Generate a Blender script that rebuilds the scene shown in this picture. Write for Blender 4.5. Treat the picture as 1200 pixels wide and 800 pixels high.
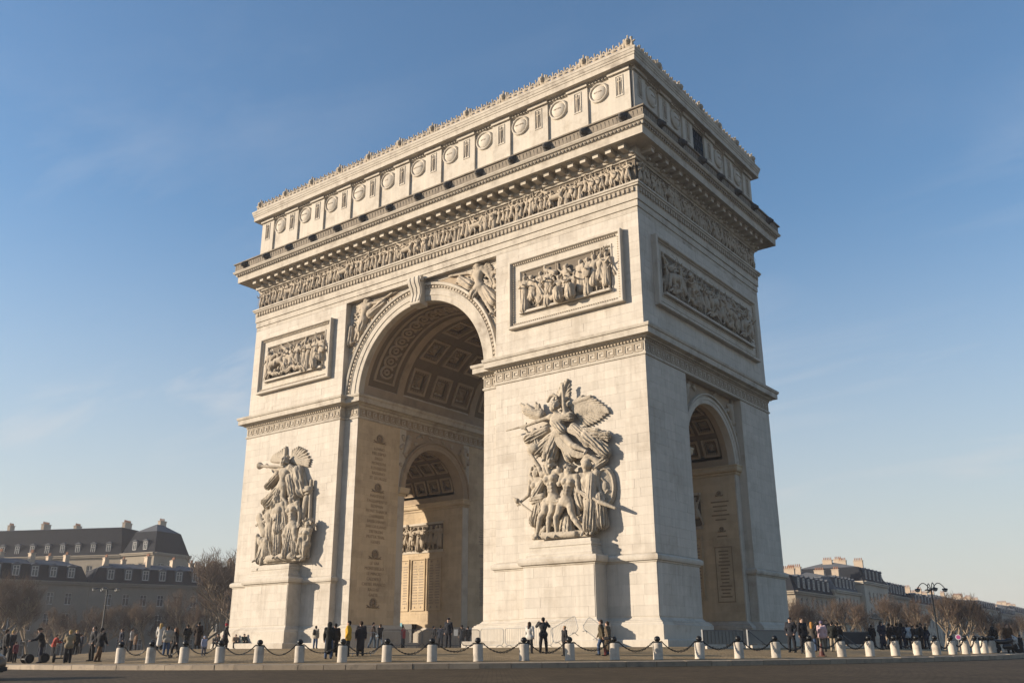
import bpy, bmesh, math, random
import numpy as np
from mathutils import Vector, Matrix

for _o in list(bpy.data.objects):
    bpy.data.objects.remove(_o, do_unlink=True)
SC = bpy.context.scene
COL = SC.collection
R_ = math.radians

# ------------------------------------------------------------------ camera
CAM_LOC = np.array([51.964, -65.573, 0.0])
YAW, PIT, ROL = (R_(-37.2209), R_(18.5929), R_(-0.2639))
FPX = 1064.70                                   # focal length in photo pixels (1200 wide)
_fw = np.array([math.sin(YAW)*math.cos(PIT), math.cos(YAW)*math.cos(PIT), math.sin(PIT)])
_rt = np.array([math.cos(YAW), -math.sin(YAW), 0.0])
_up = np.cross(_rt, _fw)
_r2 = _rt*math.cos(ROL)+_up*math.sin(ROL)
_u2 = -_rt*math.sin(ROL)+_up*math.cos(ROL)
cam_d = bpy.data.cameras.new('camera')
cam_d.sensor_width = 36.0
cam_d.lens = FPX/1200.0*36.0
cam_d.clip_start = 0.1
cam_d.clip_end = 6000.0
cam = bpy.data.objects.new('camera', cam_d)
COL.objects.link(cam)
M4 = Matrix.Identity(4)
for i in range(3):
    M4[i][0] = _r2[i]; M4[i][1] = _u2[i]; M4[i][2] = -_fw[i]; M4[i][3] = CAM_LOC[i]
cam.matrix_world = M4
SC.camera = cam

# ------------------------------------------------------------------ sun + sky
SUN_TRAVEL = Vector((1.20, 1.0, -0.40)).normalized()
SUN_EL = math.asin(-SUN_TRAVEL.z)
SUN_AZ = math.atan2(-SUN_TRAVEL.x, -SUN_TRAVEL.y)      # from +Y towards +X
sd = bpy.data.lights.new('sun', 'SUN')
sd.energy = 5.0
sd.angle = R_(0.55)
sd.color = (1.0, 0.845, 0.665)
sun = bpy.data.objects.new('sun', sd)
COL.objects.link(sun)
sun.rotation_euler = SUN_TRAVEL.to_track_quat('-Z', 'Y').to_euler()
sun.location = (-60, -60, 60)

W = bpy.data.worlds.new('World'); SC.world = W; W.use_nodes = True
nt = W.node_tree; nt.nodes.clear()
def wn(t, **k):
    n = nt.nodes.new(t)
    for a, b in k.items(): setattr(n, a, b)
    return n
w_out = wn('ShaderNodeOutputWorld'); w_bg = wn('ShaderNodeBackground')
w_sky = wn('ShaderNodeTexSky', sky_type='NISHITA')
w_sky.sun_disc = False
w_sky.sun_elevation = SUN_EL
w_sky.sun_rotation = SUN_AZ
w_sky.air_density = 1.3; w_sky.dust_density = 0.4; w_sky.ozone_density = 4.2
w_sky.altitude = 50
w_bg.inputs['Strength'].default_value = 0.100
# thin cirrus: noise on a cloud plane high above, stretched by the wind
w_tc = wn('ShaderNodeTexCoord')
w_sep = wn('ShaderNodeSeparateXYZ')
nt.links.new(w_tc.outputs['Generated'], w_sep.inputs[0])
def wm(op, a, b=None):
    m = wn('ShaderNodeMath', operation=op)
    for i, v in enumerate((a, b)):
        if v is None: continue
        if isinstance(v, (int, float)): m.inputs[i].default_value = v
        else: nt.links.new(v, m.inputs[i])
    return m.outputs[0]
_h = wm('ADD', wm('MAXIMUM', w_sep.outputs[2], 0.0), 0.10)
w_cmb = wn('ShaderNodeCombineXYZ')
nt.links.new(wm('DIVIDE', w_sep.outputs[0], _h), w_cmb.inputs[0])
nt.links.new(wm('DIVIDE', w_sep.outputs[1], _h), w_cmb.inputs[1])
w_map = wn('ShaderNodeMapping'); w_map.inputs['Rotation'].default_value = (0, 0, R_(52))
w_map.inputs['Scale'].default_value = (0.42, 1.25, 1)
w_map.inputs['Location'].default_value = (5.3, 2.9, 0)
nt.links.new(w_cmb.outputs[0], w_map.inputs[0])
w_n = wn('ShaderNodeTexNoise'); w_n.inputs['Scale'].default_value = 2.3
w_n.inputs['Detail'].default_value = 8; w_n.inputs['Roughness'].default_value = 0.58
w_n.inputs['Distortion'].default_value = 0.6
nt.links.new(w_map.outputs[0], w_n.inputs['Vector'])
w_n2 = wn('ShaderNodeTexNoise'); w_n2.inputs['Scale'].default_value = 1.1
w_n2.inputs['Detail'].default_value = 2
nt.links.new(w_cmb.outputs[0], w_n2.inputs['Vector'])
w_rp = wn('ShaderNodeValToRGB')
w_rp.color_ramp.elements[0].position = 0.50; w_rp.color_ramp.elements[1].position = 0.82
nt.links.new(w_n.outputs['Fac'], w_rp.inputs[0])
w_rp2 = wn('ShaderNodeValToRGB')
w_rp2.color_ramp.elements[0].position = 0.44; w_rp2.color_ramp.elements[1].position = 0.68
nt.links.new(w_n2.outputs['Fac'], w_rp2.inputs[0])
CL = wm('MULTIPLY', wm('MULTIPLY', w_rp.outputs[0], w_rp2.outputs[0]), 0.60)
w_lo = wn('ShaderNodeMapRange'); w_lo.interpolation_type = 'SMOOTHSTEP'      # wisps thicken toward the horizon
w_lo.inputs['From Min'].default_value = 0.60; w_lo.inputs['From Max'].default_value = 0.22
w_lo.inputs['To Min'].default_value = 0.25; w_lo.inputs['To Max'].default_value = 1.5
nt.links.new(w_sep.outputs[2], w_lo.inputs[0])
CL = wm('MULTIPLY', CL, w_lo.outputs[0])
w_mix = wn('ShaderNodeMix', data_type='RGBA')
nt.links.new(CL, w_mix.inputs[0])
nt.links.new(w_sky.outputs[0], w_mix.inputs[6])
w_mix.inputs[7].default_value = (3.9, 4.0, 4.2, 1)
# pale haze low in the sky, the same all round
w_hz = wn('ShaderNodeMapRange'); w_hz.interpolation_type = 'SMOOTHSTEP'
w_hz.inputs['From Min'].default_value = 0.46; w_hz.inputs['From Max'].default_value = -0.02
w_hz.inputs['To Min'].default_value = 0.0; w_hz.inputs['To Max'].default_value = 0.80
nt.links.new(w_sep.outputs[2], w_hz.inputs[0])
w_mx2 = wn('ShaderNodeMix', data_type='RGBA')
nt.links.new(w_hz.outputs[0], w_mx2.inputs[0]); nt.links.new(w_mix.outputs[2], w_mx2.inputs[6])
w_mx2.inputs[7].default_value = (3.35, 3.25, 3.15, 1)
nt.links.new(w_mx2.outputs[2], w_bg.inputs[0])
nt.links.new(w_bg.outputs[0], w_out.inputs[0])

SC.view_settings.view_transform = 'Standard'
SC.view_settings.look = 'None'
SC.view_settings.exposure = 0.93
SC.view_settings.gamma = 1.0
SC.view_settings.use_curve_mapping = False
SC.render.engine = 'CYCLES'
SC.cycles.max_bounces = 6
SC.cycles.diffuse_bounces = 3

# ------------------------------------------------------------------ helpers
def ray(u, v):
    return _fw+(u-600)/FPX*_r2-(v-400)/FPX*_u2
def on_y(u, v, y):
    d = ray(u, v); return CAM_LOC+d*((y-CAM_LOC[1])/d[1])
def on_x(u, v, x):
    d = ray(u, v); return CAM_LOC+d*((x-CAM_LOC[0])/d[0])
def at_depth(u, dep, v=757.0):
    d = ray(u, v); return CAM_LOC+d*dep
def pj(P):
    d = np.asarray(P, float)-CAM_LOC; z = d@_fw
    return 600+FPX*(d@_r2)/z, 400-FPX*(d@_u2)/z, z

def sstep(a, b, x):
    t = min(1.0, max(0.0, (x-a)/(b-a))); return t*t*(3-2*t)
RK = 41.0                        # kerb radius
def gz(x, y):
    """Height of the domed place: flat under the arch, falling away outwards."""
    r = math.hypot(x, y)
    if r < 27: z = 0.0
    elif r < RK: t = (r-27)/(RK-27); z = -0.69*(t**1.25)
    else: z = -0.85-0.0178*(min(r, 90)-RK)-0.004*max(0, min(r, 400)-90)
    s = .796*x+.605*y
    s = max(-45, min(45, s))
    return z+0.004*s*sstep(26, 39, r)-(0.03*sstep(30, 39, r))
def on_ground(u, v):
    d = ray(u, v); lo, hi = 15.0, 260.0
    t = lo
    while t < hi:
        p = CAM_LOC+d*t
        if p[2] < gz(p[0], p[1]): break
        t += 0.1
    p = CAM_LOC+d*t
    return np.array([p[0], p[1], gz(p[0], p[1])])

class MB:
    """collects shapes into one mesh"""
    def __init__(s): s.v = []; s.f = []; s.m = []
    def add(s, vs, fs, m=0):
        o = len(s.v); s.v.extend([tuple(map(float, p)) for p in vs])
        for f in fs: s.f.append([i+o for i in f]); s.m.append(m)
        return s
    def box(s, x0, x1, y0, y1, z0, z1, m=0):
        vs = [(x0, y0, z0), (x1, y0, z0), (x1, y1, z0), (x0, y1, z0), (x0, y0, z1), (x1, y0, z1), (x1, y1, z1), (x0, y1, z1)]
        return s.add(vs, [(0, 3, 2, 1), (4, 5, 6, 7), (0, 1, 5, 4), (1, 2, 6, 5), (2, 3, 7, 6), (3, 0, 4, 7)], m)
    def prism(s, poly, z0, z1, m=0):
        n = len(poly)
        vs = [(x, y, z0) for x, y in poly]+[(x, y, z1) for x, y in poly]
        fs = [tuple(range(n))[::-1], tuple(range(n, 2*n))]+[(i, (i+1) % n, n+(i+1) % n, n+i) for i in range(n)]
        return s.add(vs, fs, m)
    def hull(s, bot, top, m=0):
        n = len(bot)
        return s.add(list(bot)+list(top), [tuple(range(n))[::-1], tuple(range(n, 2*n))]+[(i, (i+1) % n, n+(i+1) % n, n+i) for i in range(n)], m)
    def tube(s, pts, rad, seg=6, m=0, caps=True):
        pts = [Vector(p) for p in pts]; n = len(pts)
        if isinstance(rad, (int, float)): rad = [rad]*n
        rings = []
        prev = None
        for i, p in enumerate(pts):
            t = (pts[min(i+1, n-1)]-pts[max(i-1, 0)])
            if t.length < 1e-9: t = Vector((0, 0, 1))
            t.normalize()
            if prev is None:
                a = Vector((0, 0, 1)) if abs(t.z) < .9 else Vector((1, 0, 0))
                n1 = t.cross(a).normalized()
            else:
                n1 = (prev-t*prev.dot(t))
                n1 = n1.normalized() if n1.length > 1e-6 else t.orthogonal().normalized()
            prev = n1
            n2 = t.cross(n1)
            rings.append([p+(n1*math.cos(2*math.pi*k/seg)+n2*math.sin(2*math.pi*k/seg))*rad[i] for k in range(seg)])
        vs = [q for r in rings for q in r]; fs = []
        for i in range(n-1):
            for k in range(seg):
                a = i*seg+k; b = i*seg+(k+1) % seg
                fs.append((a, b, b+seg, a+seg))
        if caps:
            fs.append(tuple(range(seg))[::-1]); fs.append(tuple(range((n-1)*seg, n*seg)))
        return s.add(vs, fs, m)
    def lathe(s, prof, seg=24, m=0, c=(0, 0, 0), axis='z', caps=True):
        vs = []
        for r, z in prof:
            for k in range(seg):
                a = 2*math.pi*k/seg
                x, y = r*math.cos(a), r*math.sin(a)
                if axis == 'z': vs.append((c[0]+x, c[1]+y, c[2]+z))
                elif axis == 'y': vs.append((c[0]+x, c[1]-z, c[2]+y))
                else: vs.append((c[0]+z, c[1]+x, c[2]+y))
        fs = []
        for i in range(len(prof)-1):
            for k in range(seg):
                a = i*seg+k; b = i*seg+(k+1) % seg
                fs.append((a, b, b+seg, a+seg))
        if caps:
            fs.append(tuple(range(seg))[::-1]); fs.append(tuple(range((len(prof)-1)*seg, len(prof)*seg)))
        return s.add(vs, fs, m)
    def sweep(s, path, prof, closed=True, m=0):
        """profile (outward offset e, height z) along a plan path; outward is to the right of travel"""
        n = len(path); P = [Vector((p[0], p[1])) for p in path]
        offs = []
        for i in range(n):
            if closed or 0 < i < n-1:
                d0 = (P[i]-P[i-1]).normalized(); d1 = (P[(i+1) % n]-P[i]).normalized()
            elif i == 0: d0 = d1 = (P[1]-P[0]).normalized()
            else: d0 = d1 = (P[-1]-P[-2]).normalized()
            n0 = Vector((d0.y, -d0.x)); n1 = Vector((d1.y, -d1.x))
            b = (n0+n1)
            b = b/max(1e-6, b.length_squared)*2 if b.length > 1e-6 else n0
            offs.append(b)
        k = len(prof); vs = []
        for i in range(n):
            for e, z in prof: vs.append((P[i].x+offs[i].x*e, P[i].y+offs[i].y*e, z))
        fs = []
        for i in range(n if closed else n-1):
            j = (i+1) % n
            for q in range(k-1): fs.append((i*k+q, j*k+q, j*k+q+1, i*k+q+1))
        if not closed:
            fs.append(tuple(range(k))); fs.append(tuple(range((n-1)*k, n*k))[::-1])
        return s.add(vs, fs, m)
    def mesh(s, other, mat=None, m=None):
        vs = other.v if mat is None else [tuple(mat @ Vector(p)) for p in other.v]
        o = len(s.v); s.v.extend(vs)
        flip = mat is not None and mat.determinant() < 0
        for f, mm in zip(other.f, other.m):
            g = [i+o for i in f]
            s.f.append(g[::-1] if flip else g); s.m.append(mm if m is None else m)
        return s
    def data(s, name, mats, smooth=False, fix=False):
        me = bpy.data.meshes.new(name)
        me.from_pydata(s.v, [], s.f)
        if not isinstance(mats, (list, tuple)): mats = [mats]
        for q in mats: me.materials.append(q)
        if len(mats) > 1: me.polygons.foreach_set('material_index', s.m)
        if fix:
            bm = bmesh.new(); bm.from_mesh(me); bmesh.ops.recalc_face_normals(bm, faces=bm.faces); bm.to_mesh(me); bm.free()
        if smooth:
            me.polygons.foreach_set('use_smooth', [True]*len(me.polygons))
            if smooth != 'all': me.set_sharp_from_angle(angle=R_(35))
        me.update()
        return me
    def build(s, name, mats, parent=None, smooth=False, fix=True, loc=None):
        return link(name, s.data(name, mats, smooth, fix), parent, loc)

def link(name, data, parent=None, loc=None):
    o = bpy.data.objects.new(name, data); COL.objects.link(o)
    if parent is not None: o.parent = parent
    if loc is not None: o.location = tuple(float(q) for q in loc)
    return o
def tag(o, label=None, cat=None, group=None, kind=None):
    if label: o['label'] = label
    if cat: o['category'] = cat
    if group: o['group'] = group
    if kind: o['kind'] = kind
    return o
def empty(name, loc=(0, 0, 0), rz=0.0):
    o = link(name, None, None, loc); o.rotation_euler = (0, 0, rz); o.empty_display_size = 0.3
    return o

# ------------------------------------------------------------------ materials
GK = .70          # the photograph is exposed for weathered, rather dark materials
def mat(name, base, rough=0.85, var=0.0, scale=2.0, bump=0.0, bscale=20.0, metal=0.0, rnd=0.0, spec=0.3, dark=None, streak=0.0, dscale=0.6, bdist=0.02):
    m = bpy.data.materials.new(name); m.use_nodes = True
    t = m.node_tree; N = t.nodes; L = t.links
    b = N['Principled BSDF']
    b.inputs['Roughness'].default_value = rough
    b.inputs['Metallic'].default_value = metal
    b.inputs['Specular IOR Level'].default_value = spec
    base = tuple(q*GK for q in base)+(1,)
    if dark: dark = tuple(q*GK for q in dark)
    b.inputs['Base Color'].default_value = base
    tc = None
    def geo():
        nonlocal tc
        if tc is None: tc = N.new('ShaderNodeNewGeometry')
        return tc.outputs['Position']
    cur = None
    def rgb(c):
        n = N.new('ShaderNodeRGB'); n.outputs[0].default_value = c; return n.outputs[0]
    def mul(c, fac_socket, lo, hi):
        r = N.new('ShaderNodeMapRange'); r.inputs['To Min'].default_value = lo; r.inputs['To Max'].default_value = hi
        L.new(fac_socket, r.inputs['Value'])
        x = N.new('ShaderNodeMix'); x.data_type = 'RGBA'; x.blend_type = 'MULTIPLY'; x.inputs[0].default_value = 1
        L.new(c, x.inputs[6]); L.new(r.outputs[0], x.inputs[7]); return x.outputs[2]
    if var or rnd or dark or streak: cur = rgb(base)
    if var:
        n = N.new('ShaderNodeTexNoise'); n.inputs['Scale'].default_value = scale; n.inputs['Detail'].default_value = 6
        n.inputs['Roughness'].default_value = 0.65
        L.new(geo(), n.inputs['Vector']); cur = mul(cur, n.outputs['Fac'], 1-var*1.6, 1+var*1.6)
    if rnd:
        oi = N.new('ShaderNodeObjectInfo'); cur = mul(cur, oi.outputs['Random'], 1-rnd, 1+rnd)
        geo(); cur = mul(cur, tc.outputs['Random Per Island'], 1-rnd, 1+rnd)
    if dark:                                   # patches of soot and lichen
        n = N.new('ShaderNodeTexNoise'); n.inputs['Scale'].default_value = dscale; n.inputs['Detail'].default_value = 9
        n.inputs['Roughness'].default_value = 0.7
        L.new(geo(), n.inputs['Vector'])
        cr = N.new('ShaderNodeValToRGB'); cr.color_ramp.elements[0].position = 0.50; cr.color_ramp.elements[1].position = 0.78
        L.new(n.outputs['Fac'], cr.inputs[0])
        x = N.new('ShaderNodeMix'); x.data_type = 'RGBA'; L.new(cr.outputs[0], x.inputs[0]); L.new(cur, x.inputs[6])
        x.inputs[7].default_value = tuple(dark)+(1,); cur = x.outputs[2]
    if streak:                                 # rain streaks running down
        mp = N.new('ShaderNodeMapping'); mp.inputs['Scale'].default_value = (2.2, 2.2, 0.10); L.new(geo(), mp.inputs[0])
        n = N.new('ShaderNodeTexNoise'); n.inputs['Scale'].default_value = 1.6; n.inputs['Detail'].default_value = 7
        n.inputs['Roughness'].default_value = 0.65
        L.new(mp.outputs[0], n.inputs['Vector']); cur = mul(cur, n.outputs['Fac'], 1-streak*1.5, 1+streak*1.2)
    if cur is not None: L.new(cur, b.inputs['Base Color'])
    if bump:
        n = N.new('ShaderNodeTexNoise'); n.inputs['Scale'].default_value = bscale; n.inputs['Detail'].default_value = 6
        L.new(geo(), n.inputs['Vector'])
        bp = N.new('ShaderNodeBump'); bp.inputs['Strength'].default_value = bump; bp.inputs['Distance'].default_value = bdist
        L.new(n.outputs['Fac'], bp.inputs['Height']); L.new(bp.outputs[0], b.inputs['Normal'])
    return m
M = {}
M['stone'] = mat('pale_limestone', (.64, .58, .49), .9, var=.09, scale=1.1, bump=.35, bscale=9, dark=(.36, .30, .23), streak=.14, dscale=.45)
M['block'] = mat('ashlar_limestone', (.66, .60, .515), .9, var=.08, scale=1.6, bump=.35, bscale=12, rnd=.055, dark=(.46, .40, .325), streak=.18, dscale=.3)
M['inner'] = mat('yellowed_bounce_limestone', (.66, .525, .355), .9, var=.10, scale=1.4, bump=.35, bscale=12, rnd=.07, dark=(.37, .29, .20), streak=.12, dscale=.3)  # yellowish patina, with warm bounced light mixed into the base colour
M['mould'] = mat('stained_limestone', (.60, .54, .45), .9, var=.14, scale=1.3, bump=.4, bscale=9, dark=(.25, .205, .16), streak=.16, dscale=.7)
M['relief'] = mat('carved_limestone', (.50, .425, .33), .9, var=.16, scale=2.2, bump=.5, bscale=9, dark=(.18, .15, .12), dscale=1.1, bdist=.03)
M['statue'] = mat('weathered_statue_stone', (.49, .425, .335), .92, var=.20, scale=1.6, bump=.8, bscale=5, dark=(.19, .16, .125), dscale=1.0, bdist=.06)
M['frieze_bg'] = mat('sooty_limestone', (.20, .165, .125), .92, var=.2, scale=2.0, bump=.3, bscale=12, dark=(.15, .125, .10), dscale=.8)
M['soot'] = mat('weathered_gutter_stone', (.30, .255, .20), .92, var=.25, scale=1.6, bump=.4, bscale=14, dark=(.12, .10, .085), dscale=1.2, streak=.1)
M['lion'] = mat('black_crusted_stone', (.085, .08, .075), .9, var=.25, scale=5)
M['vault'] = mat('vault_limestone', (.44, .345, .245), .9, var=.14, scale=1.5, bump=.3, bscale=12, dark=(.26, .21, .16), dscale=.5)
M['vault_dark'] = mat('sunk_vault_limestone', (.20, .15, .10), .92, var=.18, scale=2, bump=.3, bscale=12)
M['letter_soft'] = mat('faint_letters', (.40, .33, .26), .9, var=.2, scale=5)
M['letter'] = mat('engraved_letters', (.31, .235, .155), .9, var=.2, scale=5)
# ------------------------------------------------------------------ sculpting: blended limbs meshed as one skin
def cap(a, b, ra, rb=None, k=.0, fold=None, sq=None):
    return dict(t='c', a=np.array(a, float), b=np.array(b, float), ra=ra, rb=ra if rb is None else rb, k=k, fold=fold, sq=sq)
def ell(c, r, k=.0, rot=None):
    return dict(t='e', c=np.array(c, float), r=np.array(r, float), k=k, rot=rot)
def sdf_mesh(prims, res, kb=.03, noise=0.0, seed=0):
    """smooth union of prims on a grid, surface nets -> MB"""
    lo = np.full(3, 1e9); hi = -lo
    for p in prims:
        if p['t'] == 'c':
            r = max(p['ra'], p['rb'])*1.25
            l = np.minimum(p['a'], p['b'])-r; h = np.maximum(p['a'], p['b'])+r
        else:
            r = p['r'].max(); l = p['c']-r; h = p['c']+r
        p['lo'] = l; p['hi'] = h
        lo = np.minimum(lo, l); hi = np.maximum(hi, h)
    lo -= 3*res; hi += 3*res
    n = np.ceil((hi-lo)/res).astype(int)+1
    F = np.full(n, 10*res+kb*2, np.float32)
    for p in prims:
        pad = kb*1.3+2.5*res
        i0 = np.maximum(0, np.floor((p['lo']-pad-lo)/res).astype(int)); i1 = np.minimum(n, np.ceil((p['hi']+pad-lo)/res).astype(int)+1)
        X, Y, Z = [(lo[q]+res*np.arange(i0[q], i1[q])).astype(np.float32) for q in range(3)]
        X = X[:, None, None]; Y = Y[None, :, None]; Z = Z[None, None, :]
        if p['t'] == 'c':
            a = p['a']; d = p['b']-a; L2 = float(d@d)+1e-12
            px, py, pz = X-a[0], Y-a[1], Z-a[2]
            t = np.clip((px*d[0]+py*d[1]+pz*d[2])/L2, 0, 1)
            qx, qy, qz = px-t*d[0], py-t*d[1], pz-t*d[2]
            if p['sq'] is not None:              # flattened section: squash along a direction
                s, fac = p['sq']; dn = qx*s[0]+qy*s[1]+qz*s[2]
                qx = qx+dn*s[0]*(fac-1); qy = qy+dn*s[1]*(fac-1); qz = qz+dn*s[2]*(fac-1)
            R = p['ra']+(p['rb']-p['ra'])*t
            D = np.sqrt(qx*qx+qy*qy+qz*qz)-R
            if p['fold'] is not None:
                nf, amp, tw = p['fold']
                dn = d/np.sqrt(L2); u = np.cross(dn, [0.13, 1, 0.07]); u /= np.linalg.norm(u); w = np.cross(dn, u)
                ang = np.arctan2(qx*u[0]+qy*u[1]+qz*u[2], qx*w[0]+qy*w[1]+qz*w[2])
                D = D+amp*(1.1-1.9*np.abs(np.sin(.5*(ang*nf+t*tw+seed)))+.45*np.sin(ang*round(nf*1.7)-t*tw*1.6+1.0))*(.35+t)
        else:
            c, r = p['c'], p['r']
            px, py, pz = X-c[0], Y-c[1], Z-c[2]
            if p['rot'] is not None:
                Rm = p['rot']
                px, py, pz = (px*Rm[0][0]+py*Rm[1][0]+pz*Rm[2][0], px*Rm[0][1]+py*Rm[1][1]+pz*Rm[2][1], px*Rm[0][2]+py*Rm[1][2]+pz*Rm[2][2])
            k0 = np.sqrt((px/r[0])**2+(py/r[1])**2+(pz/r[2])**2)
            k1 = np.sqrt((px/r[0]**2)**2+(py/r[1]**2)**2+(pz/r[2]**2)**2)+1e-9
            D = k0*(k0-1)/k1
        S = F[i0[0]:i1[0], i0[1]:i1[1], i0[2]:i1[2]]
        if p.get('sub'):
            S[...] = np.maximum(S, -D); continue
        k = p['k'] if p['k'] > 0 else kb
        h = np.clip(k-np.abs(S-D), 0, None)/k
        S[...] = np.minimum(S, D)-h*h*k*.25
    if noise:
        g = [lo[q]+res*np.arange(n[q]) for q in range(3)]
        F += noise*(np.sin(g[0]*23/noise*.02+seed)[:, None, None]*np.sin(g[2]*19/noise*.02+1.3)[None, None, :]+np.sin(g[1]*21/noise*.02)[None, :, None]*np.sin(g[2]*31/noise*.02)[None, None, :]).astype(np.float32)*.5
    return nets(F, lo, res)
def nets(F, lo, res):
    ins = F < 0
    c = [ins[i:F.shape[0]-1+i, j:F.shape[1]-1+j, k:F.shape[2]-1+k] for i in (0, 1) for j in (0, 1) for k in (0, 1)]
    s = sum(q.astype(np.int8) for q in c)
    act = np.argwhere((s > 0) & (s < 8))
    idx = np.full(s.shape, -1, np.int32); idx[tuple(act.T)] = np.arange(len(act))
    acc = np.zeros((len(act), 3)); cnt = np.zeros(len(act))
    corners = np.array([(i, j, k) for i in (0, 1) for j in (0, 1) for k in (0, 1)])
    V = [F[tuple((act+o).T)] for o in corners]
    for a in range(8):
        for b in range(a+1, 8):
            if np.abs(corners[a]-corners[b]).sum() != 1: continue
            x = (V[a] < 0) != (V[b] < 0)
            t = np.where(x, V[a]/np.where(x, V[a]-V[b], 1), 0)
            P = corners[a]+(corners[b]-corners[a])*t[:, None]
            acc[x] += P[x]; cnt[x] += 1
    ver = lo+res*(act+acc/np.maximum(cnt, 1)[:, None])
    faces = []
    for ax in range(3):
        o1, o2 = [(1, 2), (2, 0), (0, 1)][ax]
        sl0 = [slice(None)]*3; sl1 = [slice(None)]*3
        sl0[ax] = slice(0, -1); sl1[ax] = slice(1, None)
        A = ins[tuple(sl0)]; B = ins[tuple(sl1)]
        e = np.argwhere(A != B)
        e = e[(e[:, o1] > 0) & (e[:, o2] > 0) & (e[:, o1] < s.shape[o1]) & (e[:, o2] < s.shape[o2])]
        if not len(e): continue
        sg = A[tuple(e.T)]
        d1 = np.zeros(3, int); d1[o1] = 1; d2 = np.zeros(3, int); d2[o2] = 1
        q = np.stack([idx[tuple((e-d1-d2).T)], idx[tuple((e-d2).T)], idx[tuple(e.T)], idx[tuple((e-d1).T)]], 1)
        ok = (q >= 0).all(1); q = q[ok]; sg = sg[ok]
        q[~sg] = q[~sg][:, ::-1]
        faces.append(q)
    m = MB(); m.v = [tuple(p) for p in ver]; m.f = np.concatenate(faces).tolist() if faces else []; m.m = [0]*len(m.f)
    return m

def nrm(v):
    v = np.array(v, float); return v/(np.linalg.norm(v)+1e-9)
def sub(p): p['sub'] = True; return p
def strand(pts, r, r1=None, k=.0):
    n = len(pts)-1; r1 = r if r1 is None else r1
    return [cap(pts[i], pts[i+1], r+(r1-r)*i/n, r+(r1-r)*(i+1)/n, k=k) for i in range(n)]
def curls(c, rad, n, seed, r, half=None):
    g = random.Random(seed); P = []
    for i in range(n):
        v = nrm((g.uniform(-1, 1), g.uniform(-.6, 1), g.uniform(-.5, 1)))
        if half is not None and v @ np.array(half) > .45: continue
        P.append(cap(np.array(c)+v*np.array(rad), np.array(c)+v*np.array(rad)*1.12+np.array((g.uniform(-1, 1), g.uniform(-1, 1), g.uniform(-1, 1)))*r*1.4, r, r*.7, k=r*.3))
    return P
def muscles(J, s):
    nk = (J['shL']+J['shR'])/2; ax = nk-J['pel']; wv = J['shR']-J['shL']; f = np.array((0, -1.0, 0)); P = []
    ch = J['pel']+ax*.76
    for q in (-1, 1):
        P.append(ell(ch+wv*.20*q+f*.060*s, (.046*s, .030*s, .036*s), k=.012*s))
        for i, t in enumerate((.30, .43, .56)): P.append(ell(J['pel']+ax*t+wv*.085*q+f*.060*s, (.021*s, .014*s, .018*s), k=.008*s))
    for a, b in (('shL', 'elL'), ('shR', 'elR')): P.append(ell(J[a]*.5+J[b]*.5+f*.012*s, (.030*s, .030*s, .040*s), k=.02*s))
    for q in 'LR': P.append(ell(J['kn'+q]+f*.018*s, (.026*s, .024*s, .028*s), k=.01*s)); P.append(ell(J['hi'+q]*.55+J['kn'+q]*.45+f*.018*s, (.045*s, .044*s, .085*s), k=.03*s))
    return P
def facecut(J, s):
    f = nrm(J['face']); up = np.array((0, 0, 1.0)); sd = nrm(np.cross(f, up)); h = J['head']
    P = [ell(h+f*.046*s+up*.020*s, (.036*s, .020*s, .010*s), k=.006*s)]
    P += [sub(ell(h+f*.060*s+sd*q*.020*s+up*.004*s, (.012*s, .014*s, .009*s))) for q in (-1, 1)]
    P += [sub(ell(h+f*.056*s-up*.034*s, (.018*s, .010*s, .005*s)))]
    return P
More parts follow.
